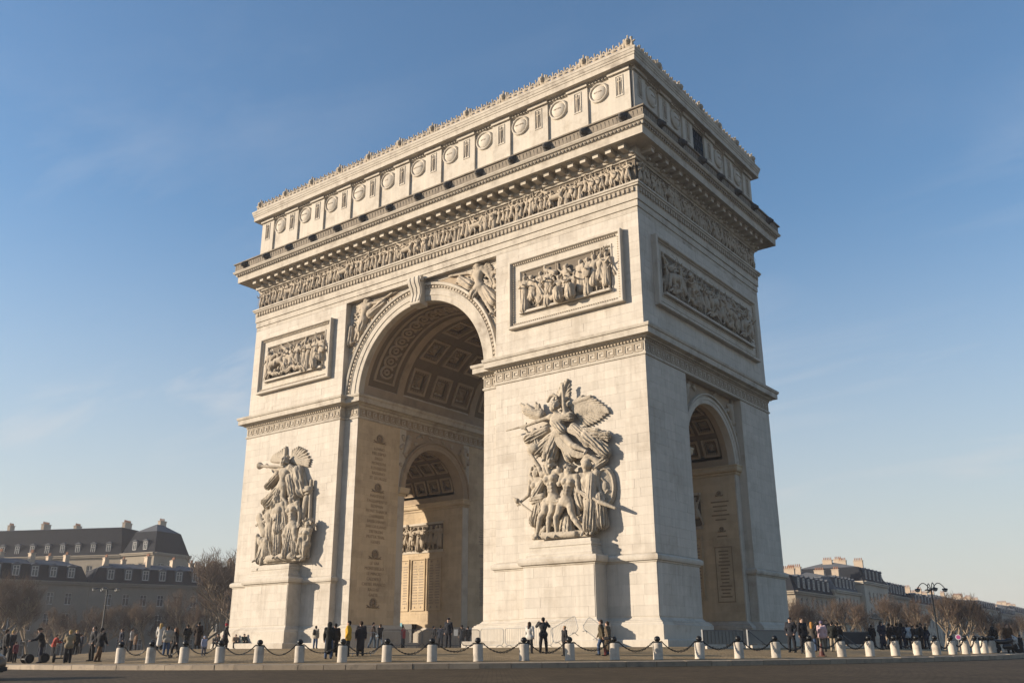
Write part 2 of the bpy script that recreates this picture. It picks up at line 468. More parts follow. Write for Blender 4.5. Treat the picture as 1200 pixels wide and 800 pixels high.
def human(J, s, hand=True, gown=None, chestw=1.0, hair=True, helmet=False, fin=False, y=0.0):
    """prims of a body from joints. J: head,neck,shL,shR,elL,elR,haL,haR,pel,hiL,hiR,knL,knR,anL,anR (3-vectors), s = standing height"""
    P = []
    J = {k: np.array(v, float) for k, v in J.items()}
    nk = (J['shL']+J['shR'])/2
    up = nrm(nk-J['pel'])
    P.append(ell(J['head'], (.050*s, .060*s, .070*s), k=.02*s))
    f = nrm(J.get('face', (0, -1, 0)))
    P.append(ell(J['head']+f*.050*s-up*.008*s, (.012*s, .016*s, .018*s), k=.012*s))
    P.append(ell(J['head']+f*.022*s-up*.045*s, (.030*s, .030*s, .026*s), k=.02*s))
    if hair: P.append(ell(J['head']-f*.018*s+up*.018*s, (.058*s, .058*s, .062*s), k=.01*s))
    if helmet:
        P.append(ell(J['head']+up*.03*s, (.062*s, .07*s, .06*s), k=.006*s))
        P.append(cap(J['head']+up*.07*s+f*.05*s, J['head']+up*.085*s-f*.07*s, .022*s, .03*s, k=.01*s, sq=((1, 0, 0), 1.8)))
    P.append(cap(nk+up*.01*s, J['head']-up*.03*s, .032*s, .028*s, k=.03*s))
    wv = J['shR']-J['shL']; w = np.linalg.norm(wv)
    mid = J['pel']+(nk-J['pel'])*.45
    ch = J['pel']+(nk-J['pel'])*.74
    P.append(cap(J['pel']-wv*.12, J['pel']+wv*.12, .064*s, k=.05*s))
    P.append(cap(J['pel'], mid, .068*s, .066*s, k=.05*s))
    P.append(cap(ch-wv*.17*chestw, ch+wv*.17*chestw, .072*s, k=.06*s))
    P.append(cap(J['shL']*.88+nk*.12, J['shR']*.88+nk*.12, .036*s, k=.04*s))
    for a, b, c in (('shL', 'elL', 'haL'), ('shR', 'elR', 'haR')):
        P.append(ell(J[a], (.042*s,)*3, k=.03*s))
        P.append(cap(J[a], J[b], .034*s, .026*s, k=.025*s)); P.append(cap(J[b], J[c], .027*s, .018*s, k=.02*s))
        if hand:
            d = nrm(J[c]-J[b]); P.append(cap(J[c], J[c]+d*.045*s, .020*s, .020*s, k=.015*s))
            if fin:
                sd = nrm(np.cross(d, (0, -1, .2)))
                for q in range(4):
                    o = J[c]+d*.05*s+sd*(q-1.5)*.014*s
                    P.append(cap(o, o+d*(.034-.004*abs(q-1.4))*s+np.array((0, -.012*s, 0)), .0085*s, .007*s, k=.006*s))
                P.append(cap(J[c]+d*.02*s-sd*.016*s, J[c]+d*.045*s-sd*.036*s, .010*s, .008*s, k=.008*s))
    for a, b, c in (('hiL', 'knL', 'anL'), ('hiR', 'knR', 'anR')):
        P.append(cap(J[a], J[b], .058*s, .038*s, k=.04*s))
        cm = J[b]*.68+J[c]*.32
        P.append(cap(J[b], cm, .037*s, .036*s, k=.02*s)); P.append(cap(cm, J[c], .036*s, .020*s, k=.02*s))
        ft = nrm(J.get('ft'+a[2], (0, -1, -.15)))
        P.append(cap(J[c]-up*.012*s-ft*.02*s, J[c]-up*.024*s+ft*.085*s, .021*s, .016*s, k=.02*s))
    if gown:
        for g in gown: P.append(g)
    return P
def pose(s, x=0, y=0, z=0, lean=(0, 0), turn=0.0, aL=((-.25, 0, -1), (-.1, -.2, -1)), aR=((.25, 0, -1), (.1, -.2, -1)), lL=((-.08, 0, -1), (0, 0, -1)), lR=((.08, 0, -1), (0, 0, -1)), headt=(0, 0), pelz=None, face=(0, -1, 0)):
    """joints of a standing figure whose feet are at (x,y,z); L is at -x"""
    lens = dict(th=.245*s, sh=.245*s, ua=.175*s, fa=.15*s)
    pel = np.array([0, 0, 0.0])
    up = nrm((lean[0], lean[1], 1)); c, sn = math.cos(turn), math.sin(turn)
    rt = np.array([c, sn, 0.0])
    J = dict(pel=pel)
    J['hiL'] = pel-rt*.052*s-np.array((0, 0, .02*s)); J['hiR'] = pel+rt*.052*s-np.array((0, 0, .02*s))
    for q in 'LR':
        a, b = (lL if q == 'L' else lR)
        J['kn'+q] = J['hi'+q]+nrm(a)*lens['th']; J['an'+q] = J['kn'+q]+nrm(b)*lens['sh']
    nk = pel+up*.295*s
    J['shL'] = nk-rt*.108*s; J['shR'] = nk+rt*.108*s
    J['head'] = nk+nrm(up+np.array((headt[0], headt[1], 0)))*.115*s
    for q in 'LR':
        a, b = (aL if q == 'L' else aR)
        J['el'+q] = J['sh'+q]+nrm(a)*lens['ua']; J['ha'+q] = J['el'+q]+nrm(b)*lens['fa']
    low = min(J['anL'][2], J['anR'][2])-.04*s
    off = np.array([x, y, z-low if pelz is None else z+pelz])
    for k in J: J[k] = J[k]+off
    f = nrm(face); J['face'] = f
    for q in 'LR': J['ft'+q] = nrm((f[0], f[1], -.12))
    return J
# ------------------------------------------------------------------ the triumphal arch
HX, HY, BX, REC, AX, SY, AY = 22.41, 11.1, 9.0, .62, 7.31, 5.0, 4.22
ZI0, ZI1 = 19.66, 21.68          # impost entablature
ZS, ZB = 14.1, 30.9              # springing of the side arches, top of the front arch bay
arch = empty('triumphal_arch')
tag(arch, 'huge pale limestone triumphal arch with carved friezes and coffered vault', 'arch')
QUAD = [(1, -1), (-1, -1), (1, 1), (-1, 1)]
def mir(sx, sy): return Matrix.Diagonal((sx, sy, 1, 1))
PIER = [(BX, -HY), (HX, -HY), (HX, -SY), (HX-REC, -SY), (HX-REC, -AY), (AX, -AY), (AX, -HY+REC), (BX, -HY+REC)]
PX0, PX1, PY = 12.73, 18.57, -12.6
PIERB = [(BX, -HY), (PX0, -HY), (PX0, PY), (PX1, PY), (PX1, -HY)]+PIER[1:]
HALF = [(BX, -HY), (HX, -HY), (HX, HY), (BX, HY), (BX, HY-REC), (AX, HY-REC), (AX, -HY+REC), (BX, -HY+REC)]
RECT = [(-HX, -HY), (HX, -HY), (HX, HY), (-HX, HY)]

piers = {}
for sx, sy in QUAD:
    m = MB().prism(PIER, 0.0, ZI0)
    piers[(sx, sy)] = MB().mesh(m, mir(sx, sy)).build('pier', M['stone'], arch)
    b = MB().sweep(PIERB, [(0, 0), (1.15, 0), (1.15, .40), (1.11, .44), (.62, .44), (.60, .46), (.60, 1.36), (.56, 1.40), (.52, 1.42), (.50, 1.52), (.36, 1.56), (.36, 1.62), (.22, 1.66), (.10, 1.78), (.06, 1.84), (-.05, 1.86)])
    MB().mesh(b, mir(sx, sy)).build('base', M['stone'], arch)
    d = MB().sweep([(BX, -HY+REC-.02), (BX, -HY), (PX0, -HY), (PX0, PY), (PX1, PY), (PX1, -HY), (HX, -HY), (HX, -SY), (HX-REC+.02, -SY)],
                   [(-.3, 1.80), (.07, 1.80), (.07, 5.30), (.12, 5.33), (.14, 5.42), (.26, 5.45), (.30, 5.58), (.30, 5.72), (.24, 5.80), (.08, 5.88), (-.3, 5.90)], closed=False)
    MB().mesh(d, mir(sx, sy)).build('dado', M['stone'], arch)
    p = MB().box(PX0, PX1, PY+.001, -HY+.3, 1.0, 5.6)
    p.sweep([(PX0, -HY+.2), (PX0, PY), (PX1, PY), (PX1, -HY+.2)], [(-.4, 5.30), (.08, 5.30), (.12, 5.40), (.30, 5.46), (.36, 5.62), (.36, 5.80), (.26, 5.92), (-.4, 5.95)], closed=False)
    p.sweep([(PX0+.25, -HY+.2), (PX0+.25, PY+.1), (PX1-.25, PY+.1), (PX1-.25, -HY+.2)], [(-2, 5.9), (.10, 5.9), (.10, 6.10), (.02, 6.14), (.0, 6.22), (-.02, 6.26), (-.02, 6.44), (-.10, 6.48), (-.10, 6.62), (-.05, 6.66), (-.05, 6.82), (-.16, 6.86), (-.16, 7.08), (-2, 7.12)], closed=False)
    MB().mesh(p, mir(sx, sy)).build('pedestal', M['stone'], arch)
# masonry over the side arches and the mass above the imposts
def arch_fill(half, r, zc, ztop, n=28):
    """(coordinate, height) outline above a semicircular opening"""
    pts = [(r*math.cos(math.pi*k/n), zc+r*math.sin(math.pi*k/n)) for k in range(n+1)]
    return pts+[(-half, ztop), (half, ztop)]
def extr(poly, d0, d1, axis):
    n = len(poly)
    def P(a, z, d): return (d, a, z) if axis == 'x' else (a, d, z)
    mb = MB(); vs = [P(a, z, d0) for a, z in poly]+[P(a, z, d1) for a, z in poly]
    # caps as strips between the opening and the top edge
    k = n-2
    fs = [(i, (i+1) % n, n+(i+1) % n, n+i) for i in range(n)]
    mb.add(vs, fs)
    ztop = poly[-1][1]
    for d in (d0, d1):
        top = [(a, ztop) for a, z in poly[:k]]
        mb.add([P(a, z, d) for a, z in poly[:k]]+[P(a, z, d) for a, z in top], [(i, i+1, k+i+1, k+i) for i in range(k-1)])
    return mb
VR, VS = AX+.42, AY+.30           # radius behind the coffers
for sx in (1, -1):
    f = extr(arch_fill(VS, VS, ZS, ZI0), AX+.02, HX-REC, 'x')
    f.box(AX+.02, HX-REC, -AY-.3, -AY, ZS+.01, ZI0); f.box(AX+.02, HX-REC, AY, AY+.3, ZS+.01, ZI0)
    MB().mesh(f, mir(sx, 1)).build('side_arch_wall', M['vault'], arch)
    u = MB().prism(HALF, ZI0, ZB)
    MB().mesh(u, mir(sx, 1)).build('upper_wall', M['stone'], arch)
f = extr(arch_fill(VR, VR, ZI1, ZB), -HY+REC, HY-REC, 'y')
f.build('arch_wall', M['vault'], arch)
top = MB().box(-HX, HX, -HY, HY, ZB, 38.0); top.build('entablature_core', M['stone'], arch)
MB().box(-HX-.2, HX+.2, -HY-.2, HY+.2, 37.9, 44.2).build('attic_wall', M['stone'], arch)

# impost entablature, one ring round each half
def half_ring(prof, sx): return MB().mesh(MB().sweep(HALF, prof), mir(sx, 1))
imposts = {}
for sx in (1, -1):
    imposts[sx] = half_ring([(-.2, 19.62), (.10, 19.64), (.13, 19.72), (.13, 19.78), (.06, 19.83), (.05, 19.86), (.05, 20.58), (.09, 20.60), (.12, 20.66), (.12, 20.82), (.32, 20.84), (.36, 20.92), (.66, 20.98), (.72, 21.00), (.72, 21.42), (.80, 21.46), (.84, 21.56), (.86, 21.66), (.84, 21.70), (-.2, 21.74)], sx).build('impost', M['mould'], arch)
# Greek key and dentils along the imposts
KEY = [((.0, .0), (.0, 5.0)), ((.0, 5.0), (4.3, 5.0)), ((4.3, 5.0), (4.3, 1.35)), ((4.3, 1.35), (1.5, 1.35)), ((1.5, 1.35), (1.5, 3.6)), ((1.5, 3.6), (2.9, 3.6)), ((4.3, 0), (5.7, 0)), ((0, 0), (4.3, 0))]
def key_run(x0, x1, y, mb, pitch=.775, h=.60, z0=19.92, d=.045):
    n = max(1, round((x1-x0)/pitch)); w = (x1-x0)/n; ux = w/5.7; uz = h/5.0; t = .058
    for i in range(n):
        bx = x0+i*w
        for q, ((a, b), (c, e)) in enumerate(KEY[:6]+KEY[7:]):
            xa, xb = sorted((bx+a*ux, bx+c*ux)); za, zb = sorted((z0+b*uz, z0+e*uz))
            mb.box(xa-t/2, xb+t/2, y-d-.0006*q, y+.02, za-t/2, zb+t/2)
        mb.box(bx+5.0*ux-t/2, bx+5.0*ux+t/2, y-d, y+.02, z0+.35*uz, z0+5.3*uz)
    return mb
def dent_run(x0, x1, y, z0, z1, pitch, wid, d, mb):
    n = max(1, round((x1-x0)/pitch)); w = (x1-x0)/n
    for i in range(n):
        c = x0+(i+.5)*w; mb.box(c-wid/2, c+wid/2, y-d, y+.05, z0, z1)
    return mb
ROT_R = Matrix.Rotation(math.pi/2, 4, 'Z')        # front (-y) -> right side (+x)
for sx in (1, -1):
    k = MB(); key_run(BX+.05, HX-.03, -HY-.05, k); key_run(AX+.05, BX-.1, -HY+REC-.05, k)
    k2 = MB().mesh(k, mir(sx, 1)); k2.build('greek_key', M['relief'], imposts[sx])['kind'] = 'stuff'
    d = MB(); dent_run(BX+.05, HX, -HY-.12, 20.68, 20.81, .27, .15, .11, d); dent_run(AX, BX-.15, -HY+REC-.12, 20.68, 20.81, .27, .15, .11, d)
    MB().mesh(d, mir(sx, 1)).build('dentil_row', M['relief'], imposts[sx])['kind'] = 'stuff'
    # jamb side inside the passage (faces the passage)
    kj = MB(); key_run(-10.3, 10.3, -AX-.0, kj)
    T = Matrix.Rotation(math.pi/2, 4, 'Z')
    kj2 = MB().mesh(kj, T @ Matrix.Translation((0, 0, 0)))
    # T maps y=-AX to x=+AX facing +x; the jamb of the left half faces +x at x=-AX
    off = Matrix.Translation((-2*AX+.05, 0, 0))
    MB().mesh(MB().mesh(kj2, off), mir(-sx, 1)).build('greek_key', M['vault'], imposts[sx])['kind'] = 'stuff'
k = MB(); key_run(-HY+.03, HY-.03, -HX-.05, k); MB().mesh(k, ROT_R).build('greek_key', M['relief'], imposts[1])['kind'] = 'stuff'
d = MB(); dent_run(-HY, HY, -HX-.12, 20.68, 20.81, .27, .15, .11, d); MB().mesh(d, ROT_R).build('dentil_row', M['relief'], imposts[1])['kind'] = 'stuff'

# cornice inside the side passages
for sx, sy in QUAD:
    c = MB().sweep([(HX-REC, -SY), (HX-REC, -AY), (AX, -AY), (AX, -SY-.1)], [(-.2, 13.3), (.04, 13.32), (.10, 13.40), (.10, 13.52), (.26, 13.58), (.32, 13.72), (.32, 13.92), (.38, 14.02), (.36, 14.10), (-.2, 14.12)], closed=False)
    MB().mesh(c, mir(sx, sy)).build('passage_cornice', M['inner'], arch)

# architrave, frieze, cornice, gutter wall
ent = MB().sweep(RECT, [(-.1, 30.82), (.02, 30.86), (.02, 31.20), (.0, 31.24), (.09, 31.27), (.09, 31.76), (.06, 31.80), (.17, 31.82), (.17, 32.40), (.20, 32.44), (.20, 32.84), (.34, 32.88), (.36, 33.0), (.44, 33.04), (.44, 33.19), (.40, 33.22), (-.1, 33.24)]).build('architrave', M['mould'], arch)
d = MB(); dent_run(-HX, HX, -HY-.19, 32.46, 32.80, .40, .22, .13, d); d.build('dentil_row', M['relief'], ent)['kind'] = 'stuff'
d = MB(); dent_run(-HY, HY, -HX-.19, 32.46, 32.80, .40, .22, .13, d); MB().mesh(d, ROT_R).build('dentil_row', M['relief'], ent)['kind'] = 'stuff'
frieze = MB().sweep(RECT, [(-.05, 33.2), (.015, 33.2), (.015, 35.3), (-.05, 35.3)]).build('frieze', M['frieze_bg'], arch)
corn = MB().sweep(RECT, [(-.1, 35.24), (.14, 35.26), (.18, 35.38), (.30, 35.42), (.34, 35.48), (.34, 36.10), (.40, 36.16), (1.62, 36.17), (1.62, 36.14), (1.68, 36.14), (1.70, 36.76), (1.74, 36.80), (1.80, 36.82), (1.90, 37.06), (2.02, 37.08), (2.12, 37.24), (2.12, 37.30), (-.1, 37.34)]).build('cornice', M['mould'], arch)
d = MB(); dent_run(-HX-1.7, HX+1.7, -HY-1.78, 36.84, 37.02, .34, .17, .13, d); d.build('dentil_row', M['soot'], corn)['kind'] = 'stuff'
d = MB(); dent_run(-HY-1.7, HY+1.7, -HX-1.78, 36.84, 37.02, .34, .17, .13, d); MB().mesh(d, ROT_R).build('dentil_row', M['soot'], corn)['kind'] = 'stuff'
mod = MB(); mod.box(-.25, .25, -.88, 0, 35.74, 36.08); mod.box(-.31, .31, -.94, 0, 36.05, 36.17)
mod.box(.42, .68, -.32, 0, 35.50, 35.66)
mme = mod.data('modillion', M['stone'], fix=True)
for i in range(39):
    link('modillion', mme, corn, (-21.95+i*43.9/38, -HY-.33, 0))
for i in range(19):
    o = link('modillion', mme, corn, (HX+.33, -10.4+i*20.8/18, 0)); o.rotation_euler = (0, 0, math.pi/2)
gut = MB().sweep(RECT, [(1.2, 37.30), (1.96, 37.31), (1.96, 38.08), (2.10, 38.12), (2.12, 38.22), (2.06, 38.26), (1.5, 38.26), (1.5, 37.6), (-.1, 37.6)]).build('gutter_wall', M['soot'], arch)
LEAF = MB()
for a, b, c in ((-.2, .2, .05),):
    LEAF.hull([(-.13, 0, 37.38), (.13, 0, 37.38), (.13, .05, 37.38), (-.13, .05, 37.38)], [(-.03, -.05, 37.98), (.03, -.05, 37.98), (.03, .05, 37.98), (-.03, .05, 37.98)])
g = MB()
for i in range(138): g.mesh(LEAF, Matrix.Translation((-24.2+i*48.4/137, -HY-1.96, 0)))
g.build('leaf_band', M['soot'], gut)['kind'] = 'stuff'
g = MB()
for i in range(74): g.mesh(LEAF, ROT_R @ Matrix.Translation((-12.9+i*25.8/73, -HX-1.96, 0)))
g.build('leaf_band', M['soot'], gut)['kind'] = 'stuff'
# lion heads
LH = sdf_mesh([ell((0, -.22, 0), (.30, .30, .30)), ell((0, -.48, -.08), (.17, .18, .15)), ell((-.2, -.2, .22), (.11, .1, .12)), ell((.2, -.2, .22), (.11, .1, .12)), ell((0, -.08, 0), (.40, .16, .40)), cap((-.1, -.5, -.22), (.1, -.5, -.22), .07)]+[cap((.3*math.cos(a), -.12, .3*math.sin(a)), (.43*math.cos(a), -.05, .43*math.sin(a)), .08, .05) for a in np.arange(0, 6.28, .57)], .05, .05)
lme = LH.data('lion_head', M['lion'], smooth='all')
for i in range(14): link('lion_head', lme, gut, (-22.69+i*45.38/13, -HY-1.9, 37.80))
for i in range(7):
    o = link('lion_head', lme, gut, (HX+1.9, -10.5+i*3.5, 37.80)); o.rotation_euler = (0, 0, math.pi/2)

# attic storey: pilasters with swords, round shields, cornice, crest of palmettes
att = MB().sweep(RECT, [(-.1, 38.0), (.52, 38.0), (.52, 39.3), (.44, 39.36), (.34, 39.5), (.22, 39.55), (.1, 39.6)]).build('attic_base', M['stone'], arch)
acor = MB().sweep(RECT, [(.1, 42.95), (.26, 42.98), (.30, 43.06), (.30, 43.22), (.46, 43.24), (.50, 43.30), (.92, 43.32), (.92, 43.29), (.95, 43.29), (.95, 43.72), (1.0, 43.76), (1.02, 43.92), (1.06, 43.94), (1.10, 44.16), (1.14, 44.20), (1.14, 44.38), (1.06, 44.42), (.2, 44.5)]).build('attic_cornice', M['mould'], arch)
pil = MB(); pil.box(-.95, .95, -.17, .1, 39.45, 43.06); pil.box(-1.0, 1.0, -.36, .1, 42.98, 43.30); pil.box(-1.0, 1.0, -.40, .1, 38.02, 39.3)
pil.box(-.36, -.29, -.22, -.1, 40.9, 42.8); pil.box(.29, .36, -.22, -.1, 40.9, 42.8); pil.box(-.29, .29, -.22, -.1, 42.73, 42.8); pil.box(-.29, .29, -.22, -.1, 40.9, 40.97)
pme = pil.data('pilaster', M['stone'], fix=True)
sw = sdf_mesh([cap((0, -.19, 41.1), (0, -.19, 42.2), .06, .08), cap((-.16, -.19, 42.25), (.16, -.19, 42.25), .05), cap((0, -.19, 42.2), (0, -.19, 42.6), .05), cap((-.19, -.19, 41.1), (-.15, -.19, 42.6), .035, .025), cap((.19, -.19, 41.1), (.15, -.19, 42.6), .035, .025)], .04, .03)
sme = sw.data('sword_relief', M['relief'], smooth='all')
shield = MB().lathe([(.0, .24), (.28, .23), (.50, .19), (.62, .11), (.63, .06), (.70, .06), (.72, .15), (.78, .19), (.86, .15), (.90, .0)], 32, axis='y', caps=False)
shm = shield.data('round_shield', M['stone'], smooth=True, fix=True)
def text_mesh(txt, size, name, material, align='CENTER', ext=.008):
    cu = bpy.data.curves.new(name, 'FONT'); cu.body = txt; cu.size = size; cu.align_x = align; cu.align_y = 'CENTER'; cu.extrude = ext
    cu.resolution_u = 2
    o = bpy.data.objects.new(name, cu); COL.objects.link(o)
    me = bpy.data.meshes.new_from_object(o); bpy.data.objects.remove(o); bpy.data.curves.remove(cu)
    me.materials.clear(); me.materials.append(material); me.name = name
    return me
F_ROT = (math.pi/2, 0, 0); SIDE_ROT = (math.pi/2, 0, math.pi/2)
VICT = ['VALMY', 'JEMMAPES', 'FLEURUS', 'MONTENOTTE', 'LODI', 'CASTIGLIONE', 'ARCOLE', 'RIVOLI', 'PYRAMIDES', 'ABOUKIR', 'ALKMAER']
for i in range(12):
    x = -21.6+i*43.2/11
    p = link('pilaster', pme, arch, (x, -HY-.2, 0)); link('sword_relief', sme, p)
    if i < 11:
        s = link('round_shield', shm, arch, (x+43.2/22, -HY-.205, 42.05))
        t = link('inscription', text_mesh(VICT[i], .17, 'inscription', M['letter']), s, (0, -.24, 0)); t.rotation_euler = F_ROT; t['kind'] = 'stuff'
V2 = ['ZURICH', 'HELIOPOLIS', 'MARENGO', 'HOHENLINDEN']
for i in range(6):
    y = -10.35+i*4.14
    p = link('pilaster', pme, arch, (HX+.2, y, 0)); p.rotation_euler = (0, 0, math.pi/2); link('sword_relief', sme, p)
    if i in (0, 1, 3, 4):
        s = link('round_shield', shm, arch, (HX+.205, y+2.07, 42.05)); s.rotation_euler = (0, 0, math.pi/2)
        t = link('inscription', text_mesh(V2[[0, 1, 3, 4].index(i)], .17, 'inscription', M['letter']), s, (0, -.24, 0)); t.rotation_euler = F_ROT
M['iron'] = mat('black_iron', (.018, .02, .022), .45, metal=.6, spec=.4)
M['void'] = mat('dark_window', (.012, .014, .018), .35)
gr = MB().box(HX+.15, HX+.24, -1.0, 1.0, 39.9, 42.9).build('attic_window', M['void'], arch)
b = MB()
for i in range(7): b.box(HX+.25, HX+.30, -.98+i*.31, -.93+i*.31, 39.9, 42.9)
for i in range(5): b.box(HX+.24, HX+.31, -1.0, 1.0, 40.0+i*.68, 40.06+i*.68)
b.build('window_grille', M['iron'], gr)['kind'] = 'stuff'
d = MB(); dent_run(-HX-.2, HX+.2, -HY-.29, 43.04, 43.21, .30, .17, .14, d); d.build('dentil_row', M['stone'], acor)['kind'] = 'stuff'
d = MB(); dent_run(-HY-.2, HY+.2, -HX-.29, 43.04, 43.21, .30, .17, .14, d); MB().mesh(d, ROT_R).build('dentil_row', M['stone'], acor)['kind'] = 'stuff'
crest = MB().sweep(RECT, [(.55, 44.45), (.84, 44.45), (.80, 44.74), (.55, 44.76)]).build('crest', M['relief'], arch)
def palm_prims(h, w):
    P = [ell((0, 0, h*.25), (w*.3, .12, h*.25))]
    for a in (-68, -36, 0, 36, 68):
        ca, sa = math.cos(R_(a)), math.sin(R_(a)); L = h*(.95-.28*abs(a)/68)
        P.append(cap((0, 0, h*.18), (w*.62*sa, -.03, h*.18+L*.8*ca), .05, .075))
    return P
plm = sdf_mesh(palm_prims(.78, .72), .045, .03).data('palmette', M['relief'], smooth='all')
hdm = sdf_mesh(palm_prims(1.15, 1.05)+[ell((0, -.12, .50), (.22, .22, .30)), ell((0, -.3, .45), (.06, .08, .09)), cap((-.38, 0, .1), (-.30, -.05, .8), .13, .1), cap((.38, 0, .1), (.30, -.05, .8), .13, .1)], .05, .04).data('mask_antefix', M['relief'], smooth='all')
for i in range(78):
    x = -22.6+i*45.2/77
    if min(abs(x-(-22.6+j*45.2/11)) for j in range(12)) > .45: link('palmette', plm, crest, (x, -HY-.70, 44.70))
for i in range(12): link('mask_antefix', hdm, crest, (-22.75+i*45.5/11, -HY-.70, 44.70))
for i in range(38):
    y = -11.2+i*22.4/37
    if min(abs(y-(-11.4+j*22.8/6)) for j in range(7)) > .45:
        o = link('palmette', plm, crest, (HX+.70, y, 44.70)); o.rotation_euler = (0, 0, math.pi/2)
for i in range(1, 7):
    o = link('mask_antefix', hdm, crest, (HX+.70, -11.4+i*22.8/6, 44.70)); o.rotation_euler = (0, 0, math.pi/2)

# archivolts
def arc_sweep(prof, r0z, place, n=56, a0=0.0, a1=math.pi):
    """prof (radius, projection); place(a, z, d) -> xyz"""
    k = len(prof); vs = []; fs = []
    for i in range(n+1):
        a = a0+(a1-a0)*i/n
        for r, h in prof: vs.append(place(r*math.cos(a), r0z+r*math.sin(a), h))
    for i in range(n):
        for q in range(k-1): fs.append((i*k+q, i*k+q+1, (i+1)*k+q+1, (i+1)*k+q))
    return MB().add(vs, fs)
for sy in (-1, 1):
    yf = sy*(HY-REC)
    pl = lambda a, z, h: (a, yf+sy*h, z)
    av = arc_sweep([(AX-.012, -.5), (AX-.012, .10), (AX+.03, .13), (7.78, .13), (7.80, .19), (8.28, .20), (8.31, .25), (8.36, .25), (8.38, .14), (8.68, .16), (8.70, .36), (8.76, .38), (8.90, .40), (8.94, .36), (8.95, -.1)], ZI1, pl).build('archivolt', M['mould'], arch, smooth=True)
    e = MB()
    for i in range(74):
        a = math.pi*(i+.5)/74
        e.mesh(MB().box(-.115, .115, -.14, .05, -.10, .10), Matrix.Translation(pl(8.53*math.cos(a), ZI1+8.53*math.sin(a), .14)) @ Matrix.Rotation(-(a-math.pi/2), 4, 'Y'))
    e.build('egg_band', M['relief'], av)['kind'] = 'stuff'
ARCHV = [(AY-.012, -.5), (AY-.012, .08), (AY+.03, .10), (4.50, .10), (4.52, .15), (4.74, .16), (4.76, .20), (4.78, .12), (4.86, .12), (4.88, .26), (4.98, .28), (4.99, -.1)]
for xf, s in ((HX-REC, 1), (-(HX-REC), -1), (AX, -1), (-AX, 1)):
    pl = lambda a, z, h: (xf+s*h, a, z)
    av = arc_sweep(ARCHV, ZS, pl, 40).build('archivolt', M['stone'] if abs(xf) > 10 else M['vault'], arch, smooth=True)
# keystone console
kp = [(0, 28.55), (-.62, 28.62), (-.78, 28.9), (-.70, 29.2), (-.62, 29.6), (-.72, 30.1), (-.95, 30.5), (-1.05, 30.85), (-1.0, 31.1), (0, 31.1)]
kb = MB()
for x0, x1, e in ((-.75, .75, 0), (-.62, -.40, .06), (-.11, .11, .06), (.40, .62, .06)):
    n = len(kp)
    A = [(x0*(.72+.28*(z-28.5)/2.6), -HY+REC-.05+(y-e if y < 0 else .3), z) for y, z in kp]; B = [(x1*(.72+.28*(z-28.5)/2.6), -HY+REC-.05+(y-e if y < 0 else .3), z) for y, z in kp]
    kb.add(A+B, [tuple(range(n)), tuple(range(n, 2*n))[::-1]]+[(i, n+i, n+(i+1) % n, (i+1) % n) for i in range(n)])
kb.tube([(-.86, -HY-.20, 30.88), (.86, -HY-.20, 30.88)], .24, 12); kb.tube([(-.6, -HY-.06, 28.78), (.6, -HY-.06, 28.78)], .17, 12)
kb.build('keystone', M['stone'], arch, smooth=True)
# spandrel border strip
for s in (-1, 1): MB().box(-8.98, 8.98, s*(HY-REC)-.05, s*(HY-REC)+.05, 30.55, 30.89).build('spandrel_border', M['stone'], arch)

